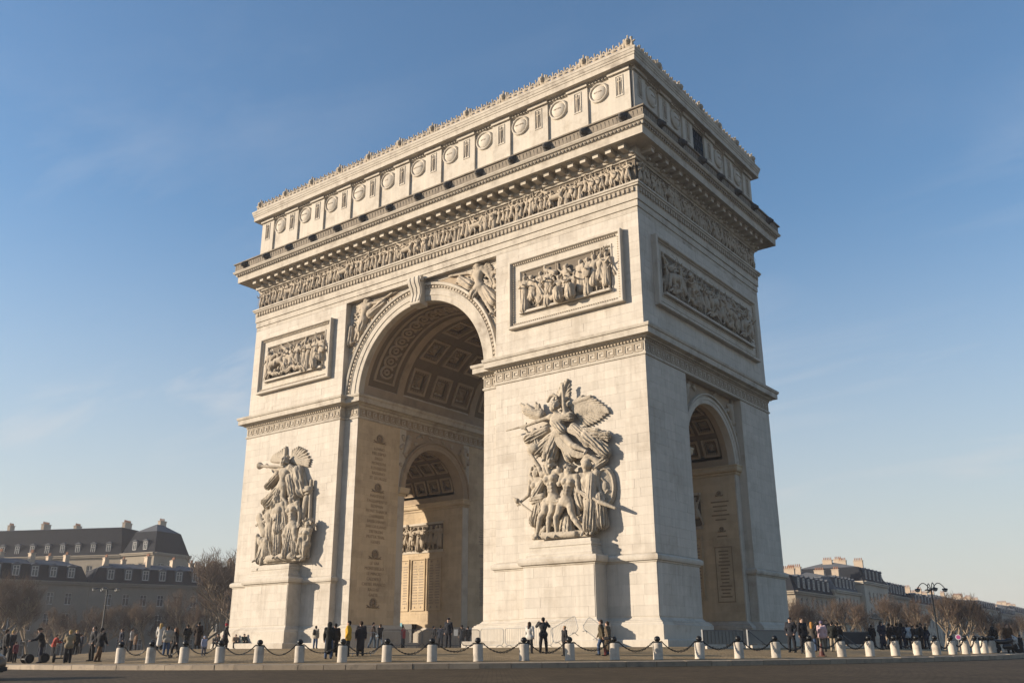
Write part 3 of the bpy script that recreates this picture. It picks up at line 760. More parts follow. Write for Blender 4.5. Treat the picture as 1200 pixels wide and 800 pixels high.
# vault of the great arch: ribs, sunk band panels, coffers with rosettes
def vault_bar(mb, r0, r1, d0, d1, a0, a1, axis, zc, n):
    """a curved slab of the vault between angles a0..a1 (deg), d0..d1 along the passage"""
    vs = []; fs = []
    def P(a, r, d): return (d, r*math.cos(a), zc+r*math.sin(a)) if axis == 'x' else (r*math.cos(a), d, zc+r*math.sin(a))
    for i in range(n+1):
        a = R_(a0+(a1-a0)*i/n)
        vs += [P(a, r0, d0), P(a, r0, d1), P(a, r1, d1), P(a, r1, d0)]
    for i in range(n):
        b = 4*i
        for q in range(4): fs.append((b+q, b+(q+1) % 4, b+4+(q+1) % 4, b+4+q))
    fs += [(0, 1, 2, 3), (4*n+3, 4*n+2, 4*n+1, 4*n)]
    return mb.add(vs, fs)
def coffer_mesh(w, h, dep, R):
    """stepped frame with a rosette, local x along passage, y up the curve, z toward the room; curved by radius R"""
    mb = MB()
    def fr(a0, a1, z0, z1, m):
        (w0, h0), (w1, h1) = a0, a1
        for s in (-1, 1):
            mb.box(s*w1 if s < 0 else w0*1.0, -w0 if s < 0 else w1, -h1, h1, z0, z1, m)
            mb.box(-w0, w0, -h1 if s < 0 else h0, -h0 if s < 0 else h1, z0, z1, m)
    fr((w*.40, h*.40), (w*.5, h*.5), -dep*.95, -.02, 0)
    fr((w*.27, h*.27), (w*.40, h*.40), -dep*.98, -dep*.45, 1)
    for i in range(6):
        for s in (-1, 1):
            mb.box(-w*.36+i*w*.13, -w*.30+i*w*.13, s*h*.365-.04, s*h*.365+.04, -dep*.5, -dep*.36, 0)
            mb.box(s*w*.365-.04, s*w*.365+.04, -h*.36+i*h*.13, -h*.30+i*h*.13, -dep*.5, -dep*.36, 0)
    for k in range(8):
        a = k*math.pi/4; r = min(w, h)*.15
        mb.hull([(r*.25*math.cos(a-.9), r*.25*math.sin(a-.9), -dep*.9), (r*1.6*math.cos(a-.25), r*1.6*math.sin(a-.25), -dep*.9), (r*1.6*math.cos(a+.25), r*1.6*math.sin(a+.25), -dep*.9)],
                [(r*.2*math.cos(a-.9), r*.2*math.sin(a-.9), -dep*.45), (r*1.3*math.cos(a-.2), r*1.3*math.sin(a-.2), -dep*.6), (r*1.3*math.cos(a+.2), r*1.3*math.sin(a+.2), -dep*.6)], 0)
    mb.lathe([(min(w, h)*.09, -dep*.9), (min(w, h)*.08, -dep*.35), (.01, -dep*.25)], 10, m=0)
    mb.v = [(x, y, z-(R-math.sqrt(max(0, R*R-y*y)))*(-1)*1.0*0+(math.sqrt(max(0, R*R-y*y))-R)*(-1)*0 - (R-math.sqrt(max(0, R*R-y*y)))*(-1)) if False else (x, y, z+(R-math.sqrt(max(0, R*R-y*y)))) for x, y, z in mb.v]
    return mb
def build_vault(name, R, zc, axis, x0, x1, bands, cols, rows, cw, ch, dep, flip=False, a_lo=8):
    """bands: list of (d0,d1,style)"""
    v = MB()
    for d0, d1, st in bands:
        if st == 'rib': vault_bar(v, R, R+dep, d0, d1, 0, 180, axis, zc, 40)
        elif st == 'panel':
            vault_bar(v, R, R+dep, d0, d1, 0, a_lo, axis, zc, 2); vault_bar(v, R, R+dep, d0, d1, 180-a_lo, 180, axis, zc, 2)
        elif st == 'field':
            vault_bar(v, R, R+dep, d0, d1, 0, a_lo, axis, zc, 2); vault_bar(v, R, R+dep, d0, d1, 180-a_lo, 180, axis, zc, 2)
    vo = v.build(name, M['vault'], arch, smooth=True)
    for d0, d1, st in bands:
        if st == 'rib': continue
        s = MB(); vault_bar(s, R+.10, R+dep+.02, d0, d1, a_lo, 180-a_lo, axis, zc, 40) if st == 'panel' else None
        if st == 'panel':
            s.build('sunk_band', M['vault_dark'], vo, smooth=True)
            w = d1-d0; p = MB()
            for e0, e1 in ((.14, .22), (.78, .86)): vault_bar(p, R+.02, R+.14, d0+w*e0, d0+w*e1, a_lo+5, 175-a_lo, axis, zc, 40)
            vault_bar(p, R+.02, R+.14, d0+w*.22, d0+w*.78, a_lo+5, a_lo+6.2, axis, zc, 1); vault_bar(p, R+.02, R+.14, d0+w*.22, d0+w*.78, 173.8-a_lo, 175-a_lo, axis, zc, 1)
            p.build('band_frame', M['vault'], vo, smooth=True)
            g = MB(); nn = int(round(R*2.6/(w*.30)))
            for i in range(nn):
                a = R_(a_lo+9+(162-2*a_lo)*(i+.5)/nn); q = MB()
                ring = [(w*.20*math.cos(t), w*.15*math.sin(t), .05*math.sin(t*.5)) for t in np.linspace(0, 5.6, 12)]
                q.tube(ring, w*.035, 5); q.tube([(w*.08*math.cos(t), w*.06*math.sin(t), 0) for t in np.linspace(0, 6.28, 8)], w*.03, 5)
                dm = (d0+d1)/2
                if axis == 'y': T = Matrix(((0, -math.sin(a), -math.cos(a), (R+.07)*math.cos(a)), (1, 0, 0, dm), (0, math.cos(a), -math.sin(a), zc+(R+.07)*math.sin(a)), (0, 0, 0, 1)))
                else: T = Matrix(((1, 0, 0, dm), (0, -math.sin(a), -math.cos(a), (R+.07)*math.cos(a)), (0, math.cos(a), -math.sin(a), zc+(R+.07)*math.sin(a)), (0, 0, 0, 1)))
                g.mesh(q, T)
            g.build('scroll_band', M['vault'], vo)['kind'] = 'stuff'
        else:
            s = MB(); vault_bar(s, R+.13, R+dep+.02, d0, d1, a_lo, a_lo+.2, axis, zc, 1)
            gap = MB()
            W_ = (d1-d0)/cols
            pitch = (180-2*a_lo)/rows
            hw = math.degrees(ch/2/R); ww = cw/2
            # bars between the coffers
            for c in range(cols+1):
                e0 = d0+c*W_-(W_/2-ww if c > 0 else 0); e1 = d0+c*W_+(W_/2-ww if c < cols else 0)
                vault_bar(gap, R+.12, R+dep, e0, e1, a_lo, 180-a_lo, axis, zc, 40)
            for r in range(rows+1):
                e0 = a_lo+r*pitch-(pitch/2-hw if r > 0 else 0); e1 = a_lo+r*pitch+(pitch/2-hw if r < rows else 0)
                for c in range(cols): vault_bar(gap, R+.121, R+dep, d0+(c+.5)*W_-ww, d0+(c+.5)*W_+ww, e0, e1, axis, zc, 3)
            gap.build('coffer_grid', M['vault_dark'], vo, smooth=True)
            cm = coffer_mesh(cw, ch, dep+.0, R).data('coffer', [M['vault'], M['vault_dark']], fix=True)
            for r in range(rows):
                a = R_(a_lo+(r+.5)*pitch)
                for c in range(cols):
                    d = d0+(c+.5)*W_
                    if axis == 'y': T = Matrix(((0, -math.sin(a), -math.cos(a), R*math.cos(a)), (1, 0, 0, d), (0, math.cos(a), -math.sin(a), zc+R*math.sin(a)), (0, 0, 0, 1)))
                    else: T = Matrix(((1, 0, 0, d), (0, -math.sin(a), -math.cos(a), R*math.cos(a)), (0, math.cos(a), -math.sin(a), zc+R*math.sin(a)), (0, 0, 0, 1)))
                    o = link('coffer', cm, vo); o.matrix_local = T
    return vo
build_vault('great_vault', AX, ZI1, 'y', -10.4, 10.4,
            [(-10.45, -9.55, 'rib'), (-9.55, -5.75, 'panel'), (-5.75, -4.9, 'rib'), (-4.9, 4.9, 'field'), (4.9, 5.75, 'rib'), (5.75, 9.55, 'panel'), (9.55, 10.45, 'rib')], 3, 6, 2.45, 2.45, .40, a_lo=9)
for sx in (1, -1):
    b = [(sx*HX-sx*.66, sx*(HX-1.6), 'rib'), (sx*(HX-1.6), sx*(AX+1.1), 'field'), (sx*(AX+1.1), sx*(AX+.03), 'rib')]
    b = [(min(q[0], q[1]), max(q[0], q[1]), q[2]) for q in b]
    build_vault('side_vault', AY, ZS, 'x', 0, 0, b, 7, 6, 1.42, 1.5, .28, a_lo=8)

# ------------------------------------------------------------------ ashlar facing
rng = random.Random(7)
UNIT = MB().add([(0, 0, 0), (1, 0, 0), (1, 0, 1), (0, 0, 1), (0, 1, 0), (1, 1, 0), (1, 1, 1), (0, 1, 1)], [(0, 1, 2, 3), (1, 5, 6, 2), (0, 3, 7, 4), (3, 2, 6, 7), (0, 4, 5, 1)]).data('stone_block', M['block'])
GAP, THK = .007, .03
def courses(u0, u1, z0, z1, ch=.62, hole=None):
    out = []; n = max(1, round((z1-z0)/ch)); h = (z1-z0)/n
    for i in range(n):
        z = z0+i*h; u = u0
        first = True
        while u < u1-.01:
            w = rng.uniform(1.0, 1.75)
            if first: w *= rng.uniform(.45, 1); first = False
            if u1-(u+w) < .45: w = u1-u
            if not (hole and u > hole[0]-.0 and u+w < hole[1] and z > hole[2] and z+h < hole[3]):
                out.append((u+GAP/2, z+GAP/2, w-GAP, h-GAP))
            u += w
    return out
facing = MB(); inner = MB(); indiv = []
def face_blocks(rects, place, single=None, into=None):
    """place(u,z,d): d = outward"""
    for u, z, w, h in rects:
        t = THK+rng.uniform(-.006, .006)
        if single is not None and len(indiv) < 300:
            indiv.append((u, z, w, h, t, single)); continue
        c = [place(u, z, t), place(u+w, z, t), place(u+w, z+h, t), place(u, z+h, t), place(u, z, -.01), place(u+w, z, -.01), place(u+w, z+h, -.01), place(u, z+h, -.01)]
        (facing if into is None else into).add(c, [(0, 1, 2, 3), (1, 5, 6, 2), (0, 3, 7, 4), (3, 2, 6, 7), (0, 4, 5, 1)])
near = piers[(1, -1)]
fr = lambda u, z, d: (u, -HY-d, z)
face_blocks(courses(BX, HX+THK, 5.92, 19.62), fr, (near, 'F'))
face_blocks(courses(BX-.05, PX0, 1.9, 5.28), lambda u, z, d: (u, -HY-.07-d, z), None)
face_blocks(courses(PX1, HX+.07, 1.9, 5.28), lambda u, z, d: (u, -HY-.07-d, z), None)
face_blocks(courses(PX0, PX1, 1.9, 5.25), lambda u, z, d: (u, PY-.07-d, z), None)
face_blocks(courses(BX, HX+THK, 21.8, 30.84, hole=(10.6, 21.0, 23.95, 29.6)), fr, None)
face_blocks(courses(-HX-THK, -BX, 5.92, 19.62), fr, None)
face_blocks(courses(-HX-THK, -BX, 21.8, 30.84, hole=(-21.0, -10.6, 23.95, 29.6)), fr, None)
face_blocks(courses(-HX-.07, -PX1, 1.9, 5.28), lambda u, z, d: (u, -HY-.07-d, z), None)
face_blocks(courses(-PX0, -BX+.05, 1.9, 5.28), lambda u, z, d: (u, -HY-.07-d, z), None)
face_blocks(courses(-PX1, -PX0, 1.9, 5.25), lambda u, z, d: (u, PY-.07-d, z), None)
for s in (1, -1):
    face_blocks(courses(min(s*AX, s*BX), max(s*AX, s*BX), 1.9, 19.62), lambda u, z, d: (u, -HY+REC-d, z), None)
sdp = lambda u, z, d: (HX+d, u, z)
for y0, y1 in ((-HY, -SY), (SY, HY)):
    face_blocks(courses(y0, y1, 5.92, 19.62), sdp, None)
    face_blocks(courses(y0, y1, 1.9, 5.28), lambda u, z, d: (HX+.07+d, u, z), None)
face_blocks(courses(-HY, HY, 21.8, 30.84, hole=(-9.3, 9.4, 24.0, 29.6)), sdp, None)
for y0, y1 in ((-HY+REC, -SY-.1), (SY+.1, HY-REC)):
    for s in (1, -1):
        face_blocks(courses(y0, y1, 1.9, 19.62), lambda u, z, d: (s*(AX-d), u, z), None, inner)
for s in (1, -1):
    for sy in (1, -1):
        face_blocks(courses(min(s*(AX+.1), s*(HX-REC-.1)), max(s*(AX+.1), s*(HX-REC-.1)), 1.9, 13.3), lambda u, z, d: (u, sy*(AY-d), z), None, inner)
for u, z, w, h, t, (par, fc) in indiv:
    o = link('stone_block', UNIT, par, (u, -HY-t, z)); o.scale = (w, t+.01, h)
fo = facing.build('ashlar_facing', M['block'], arch); fo['kind'] = 'stuff'

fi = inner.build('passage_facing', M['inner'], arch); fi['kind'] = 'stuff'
# ------------------------------------------------------------------ carved figures
srng = random.Random(11)
def skirt(J, s, z1, r0=.085, r1=.12, n=9, amp=.012):
    a = J['pel']+np.array((0, 0, .02*s)); b = np.array((J['pel'][0]*.5+(J['anL'][0]+J['anR'][0])*.25, J['pel'][1]*.6+(J['anL'][1]+J['anR'][1])*.2, z1))
    return cap(a, b, r0*s, r1*s, k=.03*s, fold=(n, amp*s, 2.0))
LIB = []
def lib(name, prims, res=.019): 
    LIB.append(sdf_mesh(prims, res, .02, seed=len(LIB)).data(name, M['relief'], smooth='all'))
P = []
J = pose(1, lL=((-.25, -.1, -1), (-.05, .1, -1)), lR=((.3, -.2, -1), (.1, .25, -1)), aL=((-.6, -.2, -.8), (.3, -.6, .3)), aR=((.5, -.1, -.6), (.7, -.5, .5)), face=(.6, -.8, 0)); lib('figure', human(J, 1, gown=[skirt(J, 1, .32)]))
J = pose(1, aL=((-.3, -.2, -.9), (.5, -.6, -.1)), aR=((.2, -.2, -1), (-.6, -.6, .2)), face=(-.5, -.8, 0)); lib('figure', human(J, 1, gown=[skirt(J, 1, .05, .08, .13, 11), cap(J['shL'], J['anR']+np.array((0, .03, .1)), .05, .09, fold=(7, .012, 3))]))
J = pose(1, lean=(.12, 0), lL=((-.45, 0, -1), (-.25, .2, -1)), lR=((.5, -.1, -1), (-.1, 0, -1)), aL=((-.4, 0, .7), (.1, -.2, 1)), aR=((.5, -.3, -.5), (.7, -.2, .3)), face=(.8, -.6, 0)); lib('figure', human(J, 1, helmet=True, gown=[skirt(J, 1, .36, .08, .11), cap((-.42, .0, .70), (.30, -.03, 1.18), .012)]))
J = pose(1, aL=((-.2, -.3, -1), (.1, -.8, -.3)), aR=((.5, -.1, .6), (.1, 0, 1)), lL=((-.15, 0, -1), (-.05, 0, -1)), face=(.3, -.9, 0)); lib('figure', human(J, 1, helmet=True, gown=[skirt(J, 1, .28), cap((.30, 0, .0), (.30, -.02, 1.22), .014), ell((-.16, -.12, .58), (.12, .045, .16))]))
J = pose(1, lean=(-.15, 0), lL=((-.55, -.2, -.9), (.1, .2, -1)), lR=((.4, 0, -1), (.3, .1, -1)), aL=((-.8, -.2, .1), (-.8, -.2, .5)), aR=((.4, -.4, -.4), (-.5, -.6, .3)), face=(-.9, -.5, 0)); lib('figure', human(J, 1, gown=[skirt(J, 1, .38), cap(J['shR'], np.array((.34, .03, .35)), .04, .10, fold=(7, .015, 3))]))
J = pose(1, aL=((-.25, 0, -1), (.15, -.6, -.8)), aR=((.25, -.1, -1), (.3, -.4, -.8)), lL=((-.1, -.1, -1), (-.05, .1, -1)), lR=((.18, 0, -1), (.05, 0, -1)), face=(-.2, -1, 0)); lib('figure', human(J, 1, gown=[skirt(J, 1, .18, .085, .11, 10), cap(J['shR'], J['shR']+np.array((.05, .04, -.55)), .06, .10, fold=(8, .012, 2))]))
# seated / kneeling
J = pose(.92, lean=(-.1, -.1), lL=((-.2, -1, -.15), (-.05, .2, -1)), lR=((.35, -.9, -.1), (.25, .1, -1)), aL=((-.3, -.5, -.7), (.2, -.9, .1)), aR=((.4, -.4, -.6), (.7, -.4, .4)), face=(.5, -.8, 0)); lib('seated_figure', human(J, .92, gown=[cap(J['pel'], (J['knL']+J['knR'])/2, .09, .10, fold=(9, .012, 2)), cap((J['knL']+J['knR'])/2, (J['anL']+J['anR'])/2, .10, .13, fold=(9, .014, 2)), cap((-.12, .06, .1), (.12, .06, .1), .13)]))
# fallen
J = pose(.95, lean=(-2.4, -.1), lL=((.8, -.2, .45), (.5, -.1, -1)), lR=((1, -.3, .1), (.9, 0, -.5)), aL=((-.5, -.3, -1), (-.8, -.1, -.4)), aR=((.2, -.6, .5), (.6, -.3, .6)), face=(-.4, -.6, .5), pelz=.16); lib('fallen_figure', human(J, .95, gown=[cap(J['pel'], J['knL'], .07, .08, fold=(7, .012, 3))]))
# horse with rider
def horse(s=1.0, rear=.25, d=1):
    q = lambda x, y, z: np.array((d*x*s, y*s, z*s))
    u = rear
    P = [cap(q(-.32, 0, .62), q(.28, 0, .66+u*.5), .16*s, .17*s, k=.06), cap(q(.30, 0, .72+u*.5), q(.50, -.04, 1.02+u*.6), .12*s, .075*s, k=.05), cap(q(.50, -.04, 1.02+u*.6), q(.70, -.08, .90+u*.6), .07*s, .045*s, k=.04),
         cap(q(.42, -.02, .95+u*.6), q(.28, 0, .80+u*.5), .05*s, .06*s), cap(q(-.46, 0, .68), q(-.62, -.02, .25), .05*s, .07*s, fold=(6, .01, 3)),
         cap(q(.28, -.07, .58+u*.4), q(.46, -.1, .36+u*.8), .07*s, .045*s, k=.04), cap(q(.46, -.1, .36+u*.8), q(.36, -.1, .10+u*1.0), .042*s, .03*s),
         cap(q(.24, .05, .58+u*.4), q(.34, .05, .30+u*.3), .07*s, .045*s, k=.04), cap(q(.34, .05, .30+u*.3), q(.40, .05, .03+u*.3), .042*s, .03*s),
         cap(q(-.38, -.07, .55), q(-.30, -.08, .30), .09*s, .05*s, k=.04), cap(q(-.30, -.08, .30), q(-.42, -.08, .03), .045*s, .03*s), cap(q(-.36, .06, .55), q(-.48, .06, .30), .09*s, .05*s, k=.04), cap(q(-.48, .06, .30), q(-.55, .06, .03), .045*s, .03*s)]
    P.append(ell(q(.53, -.05, 1.09+u*.6), (.02*s, .02*s, .05*s)))
    return P
J = pose(.85, lean=(.15, 0), lL=((.3, -.8, -.6), (-.1, -.1, -1)), lR=((.3, .6, -.6), (-.1, .1, -1)), aL=((-.4, -.5, .3), (-.3, -.2, 1)), aR=((.6, -.3, -.4), (.8, -.2, .2)), face=(.8, -.6, 0), pelz=.84)
lib('horse_and_rider', horse(1, .2)+human(J, .85, helmet=True, gown=[cap(J['shL'], np.array((-.38, .05, .95)), .05, .10, fold=(7, .014, 3)), cap(np.array((-.35, -.05, 1.45)), np.array((.55, -.12, 1.30)), .013)]), .024)
lib('horse', horse(1, 0.0), .024)
# standard bearer
J = pose(1, aL=((-.5, -.3, -.2), (.2, -.6, .6)), aR=((.4, -.2, -.9), (-.1, -.8, .1)), lL=((-.3, 0, -1), (-.1, .1, -1)), lR=((.25, -.1, -1), (0, .1, -1)), face=(-.7, -.7, 0)); lib('standard_bearer', human(J, 1, gown=[skirt(J, 1, .3), cap((-.12, -.14, .1), (-.22, -.02, 1.25), .014), cap((-.22, 0, 1.2), (.14, .02, 1.0), .05, .09, fold=(6, .012, 3)), ell((-.22, -.02, 1.28), (.05, .03, .06))]))
LNAME = ['figure']*6+['seated_figure', 'fallen_figure', 'horse_and_rider', 'horse', 'standard_bearer']
def put(i, par, loc, s, rz=0.0, flip=False, ys=None):
    o = link(LNAME[i], LIB[i], par, loc); o.rotation_euler = (0, 0, rz); o.scale = (-s if flip else s, s*(ys or 1), s); return o
# the long frieze
for n, half, rz in ((92, HX-.25, 0), (46, HY-.25, math.pi/2)):
    for i in range(n):
        a = -half+(i+.5)*2*half/n+srng.uniform(-.08, .08)
        k = srng.choice([0, 1, 2, 3, 4, 5, 5, 1, 10, 0, 3])
        if i % 17 == 9: k = 9
        s = 1.80*srng.uniform(.94, 1.03) if k != 10 else 1.58
        if k == 9: s = 1.5
        dep = .13+srng.uniform(-.05, .06)
        loc = (a, -HY-dep, 33.26) if rz == 0 else (HX+dep, a, 33.26)
        put(k, frieze, loc, s, rz, srng.random() < .5)
# framed reliefs
def frame_relief(w, h, par_name='relief_panel'):
    """frame in its own x (along), z (up), -y outwards; centre at origin"""
    path = [(-w/2, -h/2), (w/2, -h/2), (w/2, h/2), (-w/2, h/2)]
    fr = MB().sweep(path, [(0, -.05), (.0, .42), (-.05, .46), (-.20, .46), (-.24, .40), (-.30, .26), (-.46, .20), (-.52, .17), (-.92, .16), (-.96, .22), (-1.04, .22), (-1.10, .12), (-1.12, .02)])
    T = Matrix(((1, 0, 0, 0), (0, 0, -1, 0), (0, 1, 0, 0), (0, 0, 0, 1)))
    out = MB().mesh(fr, T)
    d = MB()
    for i in range(int((w-.8)/.2)):
        x = -w/2+.42+i*.2
        for z in (h/2-.36, -h/2+.36): d.box(x, x+.1, -.30, -.15, z-.07, z+.07)
    for i in range(int((h-.8)/.2)):
        z = -h/2+.42+i*.2
        for x in (w/2-.36, -w/2+.36): d.box(x-.07, x+.07, -.30, -.15, z, z+.1)
    field = MB().box(-w/2+1.0, w/2-1.0, -.03, .05, -h/2+1.0, h/2-1.0)
    sill = MB().box(-w/2+1.08, w/2-1.08, -.5, 0, -h/2+1.08, -h/2+1.26)
    return out, d, field, sill
def make_panel(loc, rz, w, h, figs, fs):
    p = empty('relief_panel'); p.parent = arch; p.location = loc; p.rotation_euler = (0, 0, rz)
    o, d, f, s = frame_relief(w, h)
    o.build('frame', M['stone'], p); x = d.build('egg_band', M['relief'], p); x['kind'] = 'stuff'
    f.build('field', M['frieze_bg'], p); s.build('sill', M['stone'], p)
    for k, x, dz, dep, sc, fl, r in figs:
        put(k, p, (x, -dep, -h/2+1.26+dz), fs*sc, r, fl)
    return p
def crowd_figs(w, n, seed, battle):
    r = random.Random(seed); out = []
    for i in range(n):
        x = -w/2+(i+.5)*w/n+r.uniform(-.15, .15)
        k = r.choice([0, 2, 3, 4, 2, 10] if battle else [0, 1, 5, 3, 1, 5, 10])
        out.append((k, x, r.uniform(0, .05), .22+.10*(i % 2), r.uniform(.9, 1.02)*(.86 if k == 10 else 1), r.random() < .5, r.uniform(-.3, .3)))
    for i in range(int(n*.8)):
        x = -w/2+(i+1)*w/(n*.8+1)
        out.append((r.choice([0, 3, 5, 2]), x, .30, .04, .84, r.random() < .5, r.uniform(-.5, .5)))
    return out
figs = []
for k, x, fl in ((1, -3.75, 0), (4, -2.95, 0), (5, -2.2, 1), (1, -1.5, 0), (10, -1.2, 0), (6, -.3, 0), (0, .25, 1), (6, .95, 1), (5, 1.55, 0), (1, 2.2, 1), (3, 2.75, 0), (2, 3.25, 0), (5, 3.85, 1)):
    figs.append((k, x, 0, .26, 1.0 if k != 10 else .86, bool(fl), srng.uniform(-.2, .2)))
for k, x, fl in ((7, -.9, 0), (3, -3.3, 1), (0, -1.9, 0), (3, 1.9, 0), (5, 3.0, 1), (4, 3.55, 0), (3, .0, 1)):
    figs.append((k, x, .0 if k == 7 else .25, .42 if k == 7 else .06, .9, bool(fl), 0))
make_panel((15.83, -HY, 26.78), 0, 10.56, 5.82, figs, 2.95)
figs = []
for k, x, fl in ((5, -3.9, 0), (8, -2.5, 0), (4, -1.2, 0), (2, -.4, 1), (0, .5, 0), (1, 1.6, 0), (1, 2.1, 1), (5, 2.8, 0), (3, 3.9, 1), (0, 3.3, 0)):
    figs.append((k, x, 0, .26, .80 if k == 8 else 1.0, bool(fl), srng.uniform(-.2, .2)))
for k, x, fl in ((7, -2.6, 0), (7, -.6, 1), (7, .9, 0), (10, -1.7, 0), (3, -3.2, 1), (10, .9, 1), (2, 2.6, 0), (6, 3.4, 1), (9, -.9, 0)):
    figs.append((k, x, 0 if k in (7, 6) else .25, .45 if k == 7 else .06, .85, bool(fl), 0))
make_panel((-15.83, -HY, 26.78), 0, 10.56, 5.82, figs, 2.95)
figs = crowd_figs(16.0, 22, 5, True)
for i in range(5): figs.append((8, -6.4+i*3.3, .1, .34, .78, i % 2 == 1, srng.uniform(-.15, .15)))
for i in range(5): figs.append((7, -6.8+i*3.2, 0, .45, .85, i % 2 == 0, 0))
make_panel((HX, .1, 26.78), math.pi/2, 18.6, 5.7, figs, 2.9)
wr = MB()
wr.tube([(.33*math.cos(t), -.05, .36*math.sin(t)) for t in np.linspace(0, 6.283, 18)], .09, 6); wr.lathe([(.0, .08), (.16, .06), (.24, .0)], 12, axis='y', caps=False)
for i in range(16):
    t = 6.283*i/16
    wr.tube([(.33*math.cos(t), -.06, .36*math.sin(t)), (.52*math.cos(t+.25), -.09, .55*math.sin(t+.25))], [.07, .02], 5)
for s in (-1, 1): wr.tube([(s*.1, -.04, -.42), (s*.5, -.06, -.45), (s*.85, -.04, -.22)], [.08, .09, .04], 6); wr.tube([(s*.5, -.05, -.40), (s*.9, -.04, -.5)], [.06, .03], 5)
WREATH = wr.data('wreath', M['letter'], smooth=True, fix=True)
# reliefs and name tables in the side passages (wall facing the camera)
def bars(mb, x0, x1, z0, z1, n, r):
    for i in range(n):
        z = z0+(i+.5)*(z1-z0)/n; w = (x1-x0)*r.uniform(.55, .95); c = (x0+x1)/2
        mb.box(c-w/2, c+w/2, -.012, 0, z-.055, z+.055)
for sx in (-1, 1):
    cx = sx*14.2
    p = empty('relief_panel'); p.parent = arch; p.location = (cx, AY, 0)
    MB().box(-4.4, 4.4, -.10, .05, 9.15, 9.4).build('sill', M['stone'], p); MB().box(-4.4, 4.4, -.12, .05, 11.95, 12.15).build('frame', M['stone'], p)
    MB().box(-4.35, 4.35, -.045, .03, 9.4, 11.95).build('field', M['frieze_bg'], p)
    for i in range(15): put(srng.choice([0, 1, 2, 3, 4, 5]), p, (-4.0+i*.57+srng.uniform(-.1, .1), -.16, 9.42), 2.3, 0, srng.random() < .5)
    for j in range(4):
        x0 = cx-4.3+j*2.2
        t = MB(); t.sweep([(0, 3.5), (1.95, 3.5), (1.95, 8.6), (0, 8.6)], [(0, 0), (0, .10), (-.10, .10), (-.14, .05), (-.14, 0)])
        T = Matrix(((1, 0, 0, 0), (0, 0, -1, 0), (0, 1, 0, 0), (0, 0, 0, 1)))
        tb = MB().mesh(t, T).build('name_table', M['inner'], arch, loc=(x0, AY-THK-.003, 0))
        l = MB(); bars(l, .2, .92, 4.1, 8.0, 15, srng); bars(l, 1.03, 1.75, 4.1, 8.0, 15, srng)
        for q in (.56, 1.39): l.lathe([(.11, 0), (.06, .02), (.01, .03)], 8, c=(q, 0, 8.25), axis='y'); l.lathe([(.11, 0), (.06, .02), (.01, .03)], 8, c=(q, 0, 3.85), axis='y')
        lo = l.build('name_lines', M['letter_soft'], tb); lo['kind'] = 'stuff'
    l = MB(); bars(l, -.55, .55, 3.6, 7.4, 14, srng); bars(l, -.75, .75, 8.3, 8.6, 1, srng); bars(l, -.85, .85, 9.6, 11.4, 5, srng)
    l.box(-.75, .75, -.02, 0, 7.55, 7.62); l.box(-.75, .75, -.02, 0, 3.3, 3.37); l.box(-.75, -.70, -.02, 0, 3.37, 7.55); l.box(.70, .75, -.02, 0, 3.37, 7.55)
    lo = l.build('name_lines', M['letter'], arch, loc=(sx*20.25, AY-THK-.008, 0)); lo['kind'] = 'stuff'
    for z in (9.0, 11.9): link('wreath', WREATH, arch, (sx*20.25, AY-THK, z)).scale = (.42, .5, .42)
    # narrow tables on the jambs
    for yy in (5.95,):
        l = MB(); bars(l, -.55, .55, 3.9, 7.6, 24, srng); bars(l, -.8, .8, 8.6, 8.9, 2, srng); bars(l, -.8, .8, 9.8, 11.4, 7, srng)
        lo = l.build('name_lines', M['letter_soft'], arch, loc=(sx*AX-sx*(THK+.008), yy+1.4, 0)); lo.rotation_euler = (0, 0, math.pi/2*(1 if sx < 0 else -1)); lo['kind'] = 'stuff'
# names on the jamb of the great arch
SECT = [(17.2, ['LOANO', 'MILLESIMO', 'DEGO', 'MONDOVI', 'ROVEREDO', 'BASSANO', 'ST GEORGES']), (12.9, ['MANTOUE', 'TAGLIAMENTO', 'SEDIMAN', 'MONT THABOR', 'CHEBREISSE', 'BASSIGNANO', 'SAN GIULIANO', 'DIETIKON', 'MUTTA THAL', 'GENES']), (7.04, ['LE VAR', 'MONTEBELLO', 'LE MINCIO', 'CALDIERO', 'CASTEL FRANCO', 'RAGUSE', 'GAETE'])]
for z0, names in SECT:
    for i, t in enumerate(names):
        o = link('inscription', text_mesh(t, .37, 'inscription', M['letter']), arch, (-AX+THK+.012, -7.72, z0-i*.448)); o.rotation_euler = SIDE_ROT; o['kind'] = 'stuff'
for z in (18.15, 13.68, 7.82, 3.7): o = link('wreath', WREATH, arch, (-AX+THK, -7.72, z)); o.rotation_euler = (0, 0, math.pi/2); o.scale = (.88, .8, .80)

